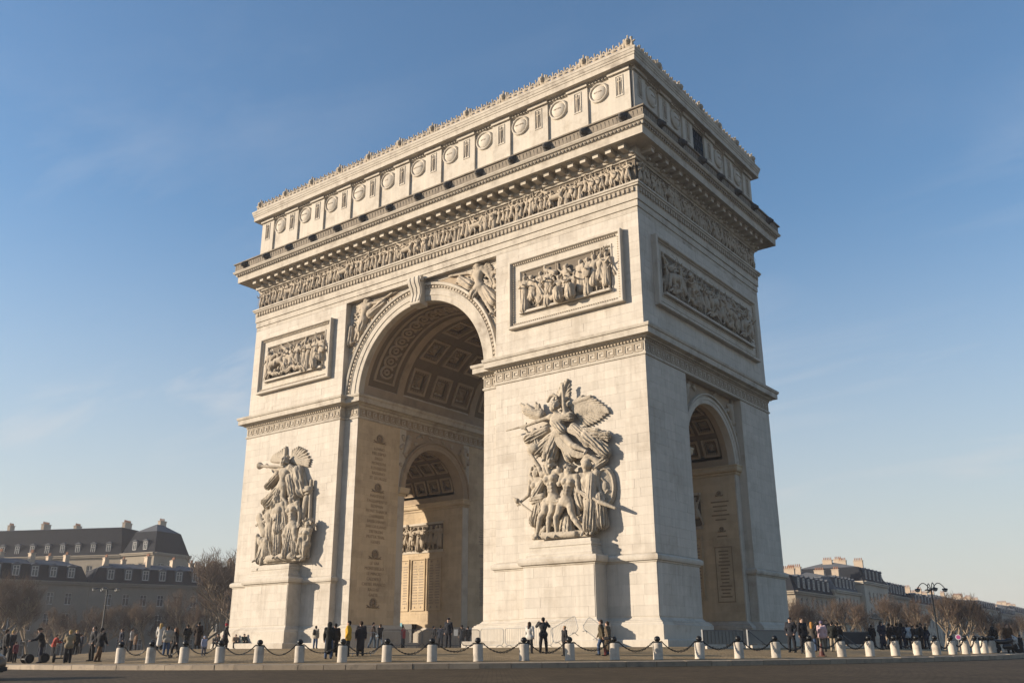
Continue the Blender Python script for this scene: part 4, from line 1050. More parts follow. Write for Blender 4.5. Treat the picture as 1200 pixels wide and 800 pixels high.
# spandrel victories
DEPK = 1.0
def flat(y): return -HY+(y+HY)*DEPK
def px(u, v, y): return on_y(u, v, flat(y))
YS = -HY+REC-.12
def sp_victory(pts, wing, s, flipx):
    J = {}
    for k, (u, v) in pts.items(): J[k] = px(u, v, YS)
    return J
def quick_body(head, neck, pel, eL, hL, eR, hR, kL, aL, kR, aR, s, y, **k):
    """figure drawn from photo points on the plane y; each point (u, v, toward) with an optional step toward the viewer"""
    def q(p): r = px(p[0], p[1], y); return r+np.array((0, -(p[2]*DEPK if len(p) > 2 else 0), 0))
    J = dict(head=q(head), pel=q(pel)); nk = q(neck)
    ax = nrm(nk-J['pel']); side = nrm(np.cross((0, 1, 0), ax)); 
    if side[0] < 0: side = -side
    w = k.pop('shw', .105)*s
    J['shL'] = nk-side*w; J['shR'] = nk+side*w
    J['hiL'] = J['pel']-side*.05*s; J['hiR'] = J['pel']+side*.05*s
    J['elL'], J['haL'], J['elR'], J['haR'] = q(eL), q(hL), q(eR), q(hR)
    J['knL'], J['anL'], J['knR'], J['anR'] = q(kL), q(aL), q(kR), q(aR)
    J['face'] = k.pop('face', (0, -1, 0))
    for a in 'LR': J['ft'+a] = k.get('ft', (.2, -.8, -.3))
    k.pop('ft', None)
    return J
def wing_prims(root, tips, r, y, n=7):
    """layered feathers fanned from root to a line of tips (photo points)"""
    P = []; a = px(root[0], root[1], y)
    t = [px(u, v, y) for u, v in tips]
    n = int(n*1.5)
    for i in range(n):
        f = i/(n-1)*(len(t)-1); k = min(int(f), len(t)-2); e = t[k]*(1-(f-k))+t[k+1]*(f-k)
        P.append(cap(a+(e-a)*.10+np.array((0, .10, 0)), a+(e-a)*.93+np.array((0, .10, 0)), r*.8, r*.55, k=.02))
        P.append(cap(a+(e-a)*.25, e, r*.36, r*.30, k=.01))
        g_ = .50+.22*((i*7) % 5)/5
        P.append(cap(a+(e-a)*.12+np.array((0, -.07, 0)), a+(e-a)*g_+np.array((0, -.07, 0)), r*.42, r*.20, k=.01))
    P.append(cap(a, a+(t[0]-a)*.85, r*.8, r*.5, k=.05))
    return P
J = quick_body((561, 311), (560, 317), (562, 337), (547, 320), (531, 323.5, .1), (572, 321), (576, 330), (570, 349), (576, 366), (568, 350), (579, 368), 5.2, YS)
J2 = human(J, 5.2, hand=True)+[ell(J['head'], (.40, .38, .46))]+curls(J['head'], (.38, .36, .44), 30, 31, .10, (0, -1, 0))
W2 = wing_prims((566, 318), [(572, 306), (577, 314), (577, 326)], .2, YS)
D2 = [cap(px(562, 333, YS), px(556, 346, YS), .35, .45, fold=(8, .06, 3)), cap(px(568, 338, YS), px(580, 352, YS+.05), .3, .5, fold=(8, .06, 3)), cap(px(540, 328, YS+.05), px(552, 335, YS+.05), .35, .45, fold=(8, .07, 3)), cap(px(526, 324, YS-.05), px(538, 321, YS-.05), .07)]
sp = MB().box(0, .01, 0, .01, 30.6, 30.61)
v1 = sdf_mesh(J2+W2+D2, .06, .05).build('spandrel_victory', M['relief'], arch, smooth='all', fix=False)
J = quick_body((431, 352), (430, 357), (426, 375), (445, 354), (459, 344.5, .1), (422, 366), (427, 372), (420, 388), (415, 400), (423, 386), (420, 399), 5.0, YS)
v2 = sdf_mesh(human(J, 5.0, hand=True)+[ell(J['head'], (.40, .38, .46))]+curls(J['head'], (.38, .36, .44), 30, 32, .10, (0, -1, 0))+wing_prims((426, 359), [(424, 349), (417, 358), (414, 374)], .2, YS+.1)+[cap(px(427, 372, YS), px(424, 386, YS), .35, .4, fold=(8, .06, 3)), cap(px(435, 368, YS+.05), px(450, 354, YS+.05), .45, .3, fold=(8, .06, 3)), cap(px(412, 385, YS), px(411, 402, YS), .3, .35, fold=(8, .06, 2)), cap(px(455, 347, YS-.05), px(466, 341, YS-.05), .07)], .06, .05).build('spandrel_victory', M['relief'], arch, smooth='all', fix=False)
# palm, drapery and trophies filling the front spandrels
for sd_ in (-1, 1):
    rr = random.Random(40+sd_); P = []
    for i in range(260):
        a = sd_*rr.uniform(2.2, 8.8); z = rr.uniform(23.5, 30.4)
        if math.hypot(a, z-ZI1) < 9.12: continue
        b_ = np.array((a+rr.uniform(-.7, .7), z+rr.uniform(-.7, .7)))
        if math.hypot(b_[0], b_[1]-ZI1) < 9.05 or abs(b_[0]) > 8.85 or b_[1] > 30.45: continue
        P.append(cap((a, YS+.08, z), (b_[0], YS+.02, b_[1]), rr.uniform(.07, .15), .05, k=.03))
    sdf_mesh(P, .055, .04).build('spandrel_relief', M['relief'], arch, smooth='all', fix=False)['kind'] = 'stuff'
# ornament of the side-arch spandrels
def spandrel_fill(seed, half, zc, r, ztop, sides):
    rr = random.Random(seed); P = []
    for s in sides:
        for i in range(70):
            a = s*rr.uniform(.2, half); z = rr.uniform(zc+.5, ztop-.25)
            if math.hypot(a, z-zc) < r+.25: continue
            b = a+rr.uniform(-.5, .5); c = z+rr.uniform(-.5, .5)
            if math.hypot(b, c-zc) < r+.2: continue
            P.append(cap((a, 0, z), (min(half-.1, max(-half+.1, b)), -.08, min(ztop-.1, c)), rr.uniform(.12, .22), .10, fold=(6, .03, 3)))
        P.append(ell((s*half*.80, -.12, ztop-.75), (.26, .24, .30))); P.append(cap((s*half*.80, -.05, ztop-1.0), (s*half*.88, -.05, ztop-2.1), .32, .22))
    return P
for xf, rz, sgn in ((HX-REC, math.pi/2, 1), (-AX, math.pi/2, 1), (AX, -math.pi/2, -1)):
    for sd_ in (-1, 1):
        m = sdf_mesh(spandrel_fill(int(abs(xf)*10)+sd_, SY-.06, ZS, 4.95, ZI0-.02, (sd_,)), .07, .05)
        o = m.build('spandrel_relief', M['relief'], arch, smooth='all', fix=False); o.location = (xf, 0, 0); o.rotation_euler = (0, 0, rz)

# ------------------------------------------------------------------ the two great sculpture groups
def part(name, prims, par, res=.07, kb=.10, **k):
    kb *= .3; res *= .75
    for p in prims:
        if p.get('fold') is not None and not p.get('done'):
            p['done'] = 1; p['ra'] *= DR; p['rb'] *= DR; nf, am, tw = p['fold']; p['fold'] = (int(nf*1.3), am*.8, tw); p['k'] = .05
        elif p['k'] > .06: p['k'] *= .7
    return sdf_mesh(prims, res, kb, **k).build(name, M['statue'], par, smooth='all', fix=False)
def gp(y): return lambda u, v, t=0.0: px(u, v, y)+np.array((0, -t*DEPK, 0))
DEPK = .60; DR = .72
YW = -HY-.05
sgA = empty('sculpture_group'); tag(sgA, 'stone group of warriors striding under a winged sword-bearing figure', 'sculpture')
q = gp(-12.1)
# winged figure
J = quick_body((650.5, 477, .3), (654, 487), (654, 509), (629, 494, .1), (618, 499, .2), (662, 474, .2), (661, 456, .3), (647, 525, .5), (640, 537, .4), (673, 522, .5), (690, 529, .6), 5.5, -12.1, shw=.12, face=(-.6, -.7, .1))
b = human(J, 5.5, fin=True)
b += [cap(q(653, 506), q(632, 527), .4, .65, fold=(9, .07, 4)), cap(q(653, 508), q(645, 534), .45, .75, fold=(10, .08, 4)), cap(q(656, 512, -.2), q(668, 534, -.1), .4, .6, fold=(9, .07, 4)),
      cap(q(668, 504, .1), q(698, 508, -.1), .3, .5, fold=(9, .10, 4)), cap(q(692, 510), q(711, 510, -.2), .5, .3, fold=(9, .10, 3)), cap(q(688, 510, .1), q(708, 530, -.2), .55, .5, fold=(9, .12, 3)), cap(q(672, 500), q(690, 516), .4, .6, fold=(9, .1, 3)),
      cap(q(640, 504), q(622, 515, .1), .45, .6, fold=(9, .1, 3)), cap(q(650, 495, .2), q(660, 505, .3), .42, .5, fold=(9, .06, 3)), ]+facecut(J, 5.5)+curls(J['head']-np.array((0, 0, -.1)), (.34, .34, .40), 46, 4, .10, J['face'])+strand([q(643, 470, .2), q(646, 465, .25), q(650, 463, .3), q(654, 465, .25)], .14, .10)+[cap(q(659, 490, .3), q(668, 488, .0), .3, .45, fold=(7, .06, 3))]
for i in range(12):
    tt = i/11; b += strand([q(652, 506, .30), q(645-4*tt+2*math.sin(i*2.1), 516+2*tt, .45), q(636+10*tt, 526+4*math.sin(i*1.7), .50), q(622+30*tt, 533+4*math.sin(i*2.7), .20)], .075, .06, .02)
for i in range(9):
    tt = i/8; b += strand([q(655-4*tt, 510+2*tt, .40), q(664-7*tt, 520+3*tt+math.sin(i*2), .55), q(676-8*tt, 529+4*tt, .55), q(694-14*tt, 534+3*tt, .35)], .07, .055, .02)
for i in range(12):
    tt = i/11; b += strand([q(668, 503+3*tt, .25), q(684+4*tt, 504+9*tt+3*math.sin(i*1.9), .30), q(700+5*tt, 506+14*tt, .05), q(708+4*math.sin(i*2), 509+20*tt, -.15)], .09, .06, .02)
for i in range(9):
    tt = i/8; b += strand([q(640-3*tt, 501+2*tt, .25), q(630-2*tt, 507+6*tt+2*math.sin(i*2), .30), q(621+6*tt, 512+14*tt, .15)], .08, .06, .02)
part('winged_figure', b, sgA, .06, .14)
y0 = -11.35
part('wing', wing_prims((668, 476), [(683, 463), (698, 467), (711, 477), (714, 483), (702, 493), (688, 500)], .21, y0-.1, 13)+[cap(px(668, 474, y0-.1), px(692, 465, y0-.05), .26, .16)], sgA, .07, .05)
part('wing', wing_prims((652, 476), [(650, 464), (657, 452), (664, 444), (668, 446), (668, 458), (667, 466)], .22, y0+.1, 9)+[cap(px(654, 470, y0-.1), px(665, 446, y0), .2, .12)], sgA, .07, .05)
part('sword', [cap(q(617, 499, .25), q(595, 505, .3), .10, .05), cap(q(618, 496, .25), q(617, 503, .25), .07)], sgA, .05, .03)
fl = []
for i, (u, v) in enumerate([(609, 473), (612, 478), (617, 474), (622, 477), (627, 472), (631, 474), (615, 485), (620, 488), (634, 480)]):
    fl.append(cap(q(632, 488, -.2), q(u, v, -.3+.1*(i % 3)), .28, .12))
part('trophy_standard', fl+[cap(q(634, 486), q(616, 482, .1), .5, .3, fold=(7, .06, 2)), cap(q(616, 503), q(632, 530, .2), .12), cap(q(626, 505), q(632, 525), .35, .55, fold=(8, .07, 2))], sgA, .07, .08)
# warriors
qa = gp(-12.2)
J = quick_body((645.5, 545, .45), (647, 554, .3), (650, 586, .2), (632.5, 546, .3), (625, 533, .35), (664, 566, -.1), (668, 580, .1), (636, 607, .5), (631, 627, .35), (646, 607, .4), (645, 627, .5), 5.6, -12.2, shw=.13, face=(-.5, -.8, .15))
part('bearded_warrior', human(J, 5.6, fin=True)+muscles(J, 5.6)+facecut(J, 5.6)+curls(J['head']+np.array((0, .05, .08)), (.36, .36, .38), 50, 1, .11, J['face'])+strand([qa(642, 550, .75), qa(643, 554, .72), qa(645, 556, .68)], .16, .12)+strand([qa(646, 550, .75), qa(647, 555, .66)], .15, .12)+[ cap(qa(642, 588, .3), qa(660, 589, .3), .42, .42, fold=(9, .06, 3)), cap(qa(640, 590, .2), qa(636, 600, .1), .4, .5, fold=(9, .07, 3))], sgA, .06, .12)
part('helmet', [ell(qa(628, 526, .2), (.62, .5, .42)), cap(qa(621, 526, .2), qa(636, 530, .1), .14, .12), cap(qa(623, 520, .2), qa(633, 520, .2), .12)], sgA, .06, .06)
J = quick_body((668, 551, .25), (669, 558, .2), (665.5, 588, .3), (657, 568, .3), (650, 560, .2), (680, 575, .4), (686, 580, .5), (655, 607, .6), (654.5, 625, .4), (675, 607, .5), (686, 623, .4), 5.4, -12.25, shw=.115, face=(.8, -.5, 0))
part('young_warrior', human(J, 5.4, fin=True)+muscles(J, 5.4)+facecut(J, 5.4)+curls(J['head']+np.array((0, .05, .06)), (.33, .33, .36), 44, 2, .09, J['face'])+[cap(qa(677, 578, .2), qa(678, 602, .0), .12, .12), cap(qa(672, 560, -.2), qa(681, 590, -.2), .45, .55, fold=(8, .07, 3))], sgA, .06, .12)
J = quick_body((689, 548, .25), (691, 556, .15), (693, 586, .1), (684, 570, .3), (689, 581, .55), (702, 570, .0), (706, 580, .1), (691, 605, .3), (691, 621, .2), (697, 606, .2), (696, 621, .3), 5.6, -12.0, shw=.12, face=(-.6, -.8, 0))
part('helmeted_warrior', human(J, 5.6, fin=True)+facecut(J, 5.6)+strand([qa(684, 541, .1), qa(688, 536, .1), qa(695, 536, -.1), qa(700, 541, -.2)], .2, .26)+[cap(qa(689, 544, .25), qa(690, 537, .1), .40, .13, k=.04), cap(qa(684.5, 546.5, .45), qa(693.5, 545.5, .4), .09), cap(qa(689, 546, .62), qa(690, 537, .3), .05), cap(qa(694, 584), qa(693, 617, .1), .65, .72, fold=(13, .10, 1)), cap(qa(702, 582, -.1), qa(704, 612, -.2), .5, .6, fold=(10, .10, 2)), cap(qa(697, 547, -.2), qa(707, 538, -.3), .35, .3, fold=(7, .07, 3)), cap(qa(694, 560, .1), qa(694, 582, .2), .55, .55, fold=(10, .04, 2))], sgA, .06, .12)
sh = gp(-11.65)(709.5, 570)
RS = np.array(Matrix.Rotation(R_(16), 3, 'Z'))
part('round_shield', [ell(sh, (.80, .16, 1.5), rot=RS)]+[cap(sh+RS @ np.array((.62*math.cos(t), -.13, 1.22*math.sin(t))), sh+RS @ np.array((.62*math.cos(t+.33), -.13, 1.22*math.sin(t+.33))), .075) for t in np.arange(0, 6.28, .314)]+[ell(sh+RS @ np.array((0, -.16, 0)), (.22, .12, .40), rot=RS)]+[cap(sh+RS @ np.array((-.22, -.17, .55)), sh+RS @ np.array((.16, -.17, .2)), .10, .06), cap(sh+RS @ np.array((.2, -.17, -.3)), sh+RS @ np.array((-.2, -.15, -.75)), .09, .05)], sgA, .05, .03)
part('sword', [cap(gp(-12.75)(681, 576), gp(-12.75)(703, 588), .09, .11), cap(gp(-12.75)(703, 588), gp(-12.6)(721, 595), .17, .10)], sgA, .06, .03)
J = quick_body((628.5, 554, .0), (630, 562, -.05), (632.5, 589, .0), (621, 580, .25), (613, 588, .4), (639, 576, .1), (640, 588, .2), (629, 608, .1), (628, 626, .0), (636, 608, .0), (634, 627, .0), 5.2, -11.9, shw=.12, face=(-.8, -.5, 0))
part('tunic_warrior', human(J, 5.2, fin=True)+muscles(J, 5.2)+facecut(J, 5.2)+curls(J['head']+np.array((0, .05, .06)), (.32, .32, .35), 40, 3, .10, J['face'])+[cap(qa(632, 584, -.1), qa(627, 610, -.2), .5, .6, fold=(10, .09, 2)), cap(qa(633, 584), qa(637, 605, -.2), .5, .5, fold=(10, .09, 2)), cap(qa(622, 548, -.2), qa(620, 556, -.2), .12), cap(qa(620, 556, -.2), qa(624, 562, -.2), .12), cap(qa(636, 566, .15), qa(627, 584, .15), .38, .42, fold=(8, .06, 3)), cap(qa(637, 583, .2), qa(627, 586, .25), .45, .45, fold=(8, .06, 2))], sgA, .06, .12)
part('spear', [cap(gp(-12.6)(603.5, 584.5), gp(-12.5)(623, 599.5), .07), cap(gp(-12.62)(601.5, 583), gp(-12.6)(606, 586.5), .05, .20)], sgA, .05, .03)
J = quick_body((663, 604, .0), (664, 610, .05), (667, 620, -.1), (658, 616, .2), (657, 624, .2), (671, 616, .1), (673, 625, .1), (661, 618, .3), (668, 627, .2), (672, 618, .2), (675, 627, .2), 3.8, -11.8, face=(-.5, -.8, .2))
part('crouching_figure', human(J, 3.8)+curls(J['head'], (.24, .24, .26), 24, 12, .08, J['face'])+[cap(qa(664, 608, -.2), qa(666, 622, -.1), .5, .6, fold=(8, .06, 4))], sgA, .07, .14)
rock = MB()
part('rock_base', [cap(qa(626, 629, .0), qa(690, 624.5, .0), .30, .32, fold=(5, .05, 9)), cap(qa(640, 628, .4), qa(676, 626, .4), .26, .24), cap(qa(640, 612, -.8), qa(700, 608, -.9), .6, .6, fold=(7, .08, 5)), cap(qa(632, 627, .2), qa(641, 619, .3), .10, .2)], sgA, .09, .1)

sgB = empty('sculpture_group'); tag(sgB, 'stone group with trumpet-blowing winged figure above a robed standing man', 'sculpture')
q = gp(-12.1)
J = quick_body((334.5, 542, .3), (335.5, 549, .1), (333, 570, .2), (325, 551, .2), (318, 547, .4), (345, 556, .2), (343, 566, .4), (327, 583, .4), (318, 591, .2), (333, 586, .3), (326, 596, .2), 6.2, -12.0, shw=.105, face=(-.8, -.5, 0))
part('winged_figure', human(J, 6.2, fin=True)+facecut(J, 6.2)+curls(J['head']+np.array((0, .05, .08)), (.40, .40, .42), 40, 5, .12, J['face'])+[cap(q(333, 566), q(316, 590), .55, .75, fold=(11, .10, 3)), cap(q(332, 566), q(325, 592), .6, .8, fold=(11, .1, 3)), cap(q(325, 555, -.2), q(312, 570, -.3), .5, .35, fold=(9, .1, 3)), cap(q(340, 560), q(344, 578), .6, .6, fold=(10, .09, 3)), cap(q(322, 575, -.2), q(310, 588, -.2), .4, .5, fold=(9, .09, 3)), cap(q(316, 590, -.1), q(312, 600, -.1), .5, .5, fold=(9, .09, 3)), cap(q(340, 546, .0), q(346, 552, -.2), .3, .35, fold=(7, .06, 3))], sgB, .065, .14)
part('trumpet', [cap(gp(-12.6)(332, 546.5), gp(-12.7)(308, 546), .10, .14), cap(gp(-12.7)(308, 546), gp(-12.7)(304.5, 545.5), .15, .34)], sgB, .06, .03)
part('wing', wing_prims((343, 541), [(343, 527), (350, 523), (358, 527), (364, 538), (362, 546)], .26, y0, 9), sgB, .075, .05)
part('wing', wing_prims((334, 541), [(335, 523), (327, 529), (320, 533), (317, 540)], .26, y0, 8), sgB, .075, .05)
J = quick_body((327, 585, .4), (328, 592, .3), (328, 618, .3), (320, 600, .4), (325, 606, .8), (336, 602, .3), (334, 614, .5), (326, 635, .5), (326, 650, .4), (330, 635, .4), (330, 650, .4), 6.3, -12.2, shw=.115)
part('robed_man', human(J, 6.3, fin=True)+facecut(J, 6.3)+curls(J['head']+np.array((0, .05, .10)), (.38, .38, .40), 36, 6, .11, J['face'])+[cap(q(324, 596, .2), q(321, 632, .1), .55, .55, fold=(11, .09, 1)), cap(q(330, 598, .3), q(330, 622, .5), .55, .6, fold=(11, .08, 1)), cap(q(335, 598, .1), q(338, 630, .1), .5, .55, fold=(10, .09, 1)), cap(q(328, 616, .3), q(328, 648, .4), .55, .6, fold=(12, .09, 1))], sgB, .06, .12)
J = quick_body((317, 593, .2), (316, 599, .1), (317, 618, .0), (311, 606, .3), (307, 612, .5), (322, 606, .2), (315, 610, .5), (314, 635, .2), (314, 650, .1), (319, 635, .1), (319, 650, .1), 5.8, -12.0, face=(-.7, -.7, 0))
part('writing_figure', human(J, 5.8, fin=True)+[cap(q(317, 616, -.1), q(317, 648, -.1), .6, .7, fold=(11, .09, 1))], sgB, .065, .12)
part('tablet', [cap(gp(-12.5)(303.5, 606), gp(-12.4)(309, 624), .42, .40, sq=((0, 1, 0), 2.5))], sgB, .06, .04)
J = quick_body((315, 636, .2), (313, 632, .1), (312, 640, .1), (308, 634, .3), (312, 648, .5), (318, 638, .3), (320, 648, .4), (305, 628, .5), (302.5, 655, .5), (310, 655, .5), (308, 664, .5), 5.2, -12.2, face=(.6, -.6, -.4))
part('kneeling_figure', human(J, 5.2)+muscles(J, 5.2)+curls(J['head']+np.array((0, .05, .05)), (.33, .33, .36), 30, 9, .10, J['face'])+[cap(q(310, 642, .1), q(306, 656, .3), .6, .5, fold=(8, .07, 2))], sgB, .065, .12)
J = quick_body((344, 585, .25), (344, 592, .15), (345, 616, .2), (338, 590, .3), (330, 577, .5), (352, 602, .1), (352, 612, .3), (337, 627, .6), (337.5, 650, .5), (350, 632, .5), (347, 650, .3), 6.2, -12.1, shw=.11, face=(-.8, -.6, 0))
part('crowning_figure', human(J, 6.2, fin=True)+muscles(J, 6.2)+facecut(J, 6.2)+curls(J['head']+np.array((0, .05, .10)), (.38, .38, .40), 36, 7, .11, J['face'])+[cap(q(345, 614, .2), q(340, 648, .3), .6, .8, fold=(12, .09, 2)), cap(q(345, 616, .2), q(349, 646, .1), .55, .7, fold=(12, .09, 2))], sgB, .065, .12)
J = quick_body((363, 615, .3), (360, 620, .2), (358, 638, .0), (354, 627, .4), (352, 640, .5), (363, 632, .2), (360, 640, .3), (356, 632, .7), (349.5, 651, .5), (360, 640, .4), (357, 653, .3), 5.4, -12.2, face=(.3, -.8, -.3))
part('seated_captive', human(J, 5.4)+muscles(J, 5.4)+facecut(J, 5.4)+curls(J['head']+np.array((0, .05, .05)), (.42, .42, .45), 40, 8, .12, J['face'])+[ cap(q(358, 626, .1), q(357, 645, .1), .6, .6, fold=(8, .06, 2))], sgB, .065, .12)
part('palm_trunk', [cap(gp(-11.6)(360, 584), gp(-11.6)(352, 622), .34, .28), cap(gp(-11.55)(365, 563), gp(-11.5)(361, 652), .16, .16), cap(gp(-11.6)(350, 552), gp(-11.6)(355, 575), .8, .8, fold=(6, .12, 4)), cap(gp(-11.7)(351, 576), gp(-11.7)(362, 574), .55, .55, fold=(5, .06, 4)), cap(gp(-11.8)(341, 548), gp(-12.0)(352, 573), .11), cap(gp(-11.6)(348, 580), gp(-11.6)(347, 600), .7, .6, fold=(7, .1, 4))], sgB, .075, .1)
part('rock_base', [cap(q(306, 658, .1), q(355, 652, .1), .45, .45, fold=(5, .07, 9)), cap(q(318, 655, .5), q(345, 651, .5), .35, .35)], sgB, .09, .1)
# ------------------------------------------------------------------ ground, road, paved island, kerb
def sett_mat(name, base, sc, rough=.8, contrast=.25, tint=(.5, .45, .4), bumpd=.02, radial=True, patch=.0):
    """small paving setts laid in rings round the arch"""
    base = tuple(q*GK for q in base)
    m = bpy.data.materials.new(name); m.use_nodes = True; t = m.node_tree; N = t.nodes; L = t.links; b = N['Principled BSDF']
    b.inputs['Roughness'].default_value = rough; b.inputs['Specular IOR Level'].default_value = .10
    g = N.new('ShaderNodeNewGeometry'); s = N.new('ShaderNodeSeparateXYZ'); L.new(g.outputs['Position'], s.inputs[0])
    def mm(op, a, c=None):
        q = N.new('ShaderNodeMath'); q.operation = op
        for i, v in enumerate((a, c)):
            if v is None: continue
            if isinstance(v, (int, float)): q.inputs[i].default_value = v
            else: L.new(v, q.inputs[i])
        return q.outputs[0]
    r = mm('SQRT', mm('ADD', mm('MULTIPLY', s.outputs[0], s.outputs[0]), mm('MULTIPLY', s.outputs[1], s.outputs[1])))
    a = mm('MULTIPLY', mm('ARCTAN2', s.outputs[1], s.outputs[0]), 41.0)
    c = N.new('ShaderNodeCombineXYZ'); L.new(a, c.inputs[0]); L.new(r, c.inputs[1])
    br = N.new('ShaderNodeTexBrick'); L.new(c.outputs[0], br.inputs['Vector'])
    br.inputs['Scale'].default_value = sc; br.inputs['Mortar Size'].default_value = .06; br.inputs['Brick Width'].default_value = 1.3; br.inputs['Row Height'].default_value = .9
    k = contrast
    br.inputs['Color1'].default_value = tuple(q*(1+k) for q in base)+(1,); br.inputs['Color2'].default_value = tuple(q*(1-k) for q in base)+(1,)
    br.inputs['Mortar'].default_value = tuple(q*.45 for q in base)+(1,)
    n = N.new('ShaderNodeTexNoise'); n.inputs['Scale'].default_value = .35; n.inputs['Detail'].default_value = 7; L.new(g.outputs['Position'], n.inputs['Vector'])
    mr = N.new('ShaderNodeMapRange'); mr.inputs['To Min'].default_value = .55; mr.inputs['To Max'].default_value = 1.45; L.new(n.outputs['Fac'], mr.inputs[0])
    n2 = N.new('ShaderNodeTexNoise'); n2.inputs['Scale'].default_value = 7; n2.inputs['Detail'].default_value = 5; L.new(c.outputs[0], n2.inputs['Vector'])
    mr2 = N.new('ShaderNodeMapRange'); mr2.inputs['To Min'].default_value = .7; mr2.inputs['To Max'].default_value = 1.3; L.new(n2.outputs['Fac'], mr2.inputs[0])
    x = N.new('ShaderNodeMix'); x.data_type = 'RGBA'; x.blend_type = 'MULTIPLY'; x.inputs[0].default_value = 1; L.new(br.outputs['Color'], x.inputs[6]); L.new(mm('MULTIPLY', mr.outputs[0], mr2.outputs[0]), x.inputs[7])
    L.new(x.outputs[2], b.inputs['Base Color'])
    bp = N.new('ShaderNodeBump'); bp.inputs['Strength'].default_value = .7; bp.inputs['Distance'].default_value = bumpd
    L.new(mm('ADD', mm('MULTIPLY', br.outputs['Fac'], -1.0), mm('MULTIPLY', n2.outputs['Fac'], .8)), bp.inputs['Height']); L.new(bp.outputs[0], b.inputs['Normal'])
    return m
M['setts'] = sett_mat('island_setts', (.36, .265, .15), 5.5, contrast=.22)
M['road'] = sett_mat('road_setts', (.094, .068, .041), 4.5, contrast=.26, bumpd=.02)
M['slab'] = mat('granite_slab', (.28, .225, .16), .8, var=.18, scale=1.2, bump=.3, bscale=25, rnd=.10)
M['kerb'] = mat('granite_kerb', (.35, .28, .20), .75, var=.15, scale=2.5, bump=.3, bscale=30, rnd=.14, dark=(.14, .12, .10), dscale=1.6)
M['earth'] = mat('city_ground', (.10, .095, .09), .95, var=.2, scale=.05)
def ring_sheet(name, rads, n, dz, material, a0=0, a1=2*math.pi):
    mb = MB(); vs = []; fs = []
    full = abs(a1-a0-2*math.pi) < 1e-6
    for r in rads:
        for k in range(n if full else n+1):
            a = a0+(a1-a0)*k/n; x, y = r*math.cos(a), r*math.sin(a); vs.append((x, y, gz(x, y)+dz))
    w = n if full else n+1
    for i in range(len(rads)-1):
        for k in range(n):
            j = (k+1) % w; fs.append((i*w+k, (i+1)*w+k, (i+1)*w+j, i*w+j))
    mb.add(vs, fs)
    if rads[0] < .2: mb.add([vs[k] for k in range(w)], [tuple(range(w))])
    o = mb.build(name, material, None, smooth=True); o['kind'] = 'structure'; return o
ring_sheet('ground', [.1, 20, 40, 60, 90, 110, 150, 250, 450, 900], 96, -.35, M['earth'])
ring_sheet('paved_island', [.1, 15, 26, 27, 28, 29, 30, 31, 32, 33, 34, 35, 36, 37, 38, 39, 40.0], 180, 0, M['setts'])
ring_sheet('road', [41.004, 42, 44, 47, 50, 55, 60, 66, 72, 80, 88, 95, 104], 180, 0.0, M['road'])
ring_sheet('outer_pavement', [104, 108, 114, 125, 140], 120, .13, M['slab'])
# kerb: stones and the slab course behind it
kerb = ring_sheet('kerb', [40.0, 40.5, 40.99], 180, -.05, M['slab'])
rngk = random.Random(3)
NK = 200; TH0, TH1 = R_(-118), R_(22)
kp_ = []
th = TH0
def ring_box(r0, r1, a0, a1, dz0, dz1, zfun):
    vs = []
    for dz in (dz0, dz1):
        for r, a in ((r0, a0), (r1, a0), (r1, a1), (r0, a1)):
            x, y = r*math.cos(a), r*math.sin(a); vs.append((x, y, zfun(x, y)+dz))
    return MB().add(vs, [(0, 3, 2, 1), (4, 5, 6, 7), (0, 1, 5, 4), (1, 2, 6, 5), (2, 3, 7, 6), (3, 0, 4, 7)])
zk = lambda x, y: gz(x*.98, y*.98)
cs, ss = [], []
while th < TH1:
    w = rngk.uniform(1.0, 1.7)/RK
    j = rngk.uniform(-.012, .012)
    ring_box(40.58, 41.02+rngk.uniform(-.01, .01), th+.0003, th+w-.0003, -.30, .012+j, zk).build('kerb_stone', M['kerb'], kerb)
    th += w
th = TH0
while th < TH1:
    w = 1.9/RK
    ring_box(39.62, 40.575, th+.0003, th+w-.0003, -.12, .006+rngk.uniform(-.004, .004), gz).build('paving_slab', M['slab'], kerb)
    th += w
# ------------------------------------------------------------------ bollards and chains
M['bollard'] = mat('bollard_stone', (.60, .53, .44), .85, var=.12, scale=3, bump=.3, bscale=20, rnd=.13, dark=(.30, .26, .21), dscale=2.2, streak=.15)
M['iron'].node_tree.nodes['Principled BSDF'].inputs['Roughness'].default_value = .4
post = MB().lathe([(.285, 0), (.285, .03), (.275, .05), (.272, .78), (.262, .83), (.235, .86), (.10, .875)], 28).data('post', M['bollard'], smooth=True, fix=True)
finial = MB().lathe([(.21, .855), (.215, .885), (.17, .90), (.10, .915), (.09, .93), (.13, .955), (.165, 1.01), (.172, 1.06), (.16, 1.12), (.12, 1.175), (.06, 1.205), (.01, 1.215)], 18)
for s in (-1, 1): finial.tube([(0, s*.10, .90), (0, s*.24, .93), (0, s*.30, .90), (0, s*.27, .86), (0, s*.2, .87)], .028, 6)
finial_me = finial.data('finial', M['iron'], smooth=True, fix=True)
RB, T0, DT = 39.0, -1.41381, 0.05495467
def bpos(i):
    a = T0+DT*i; x, y = RB*math.cos(a), RB*math.sin(a); return np.array((x, y, gz(x, y))), a
IB = list(range(-16, -6))+list(range(0, 34))
SKIP = {24, 26}
for i in IB:
    p, a = bpos(i)
    o = link('bollard', None, None, p); o.rotation_euler = (rngk.uniform(-.02, .02), rngk.uniform(-.02, .02), a); o.empty_display_size = .3
    o.scale = (.84, .84, .87); link('post', post, o); link('finial', finial_me, o)
    tag(o, 'round pale stone bollard with black iron ball finial along the kerb', 'bollard', 'stone bollards ringing the island')
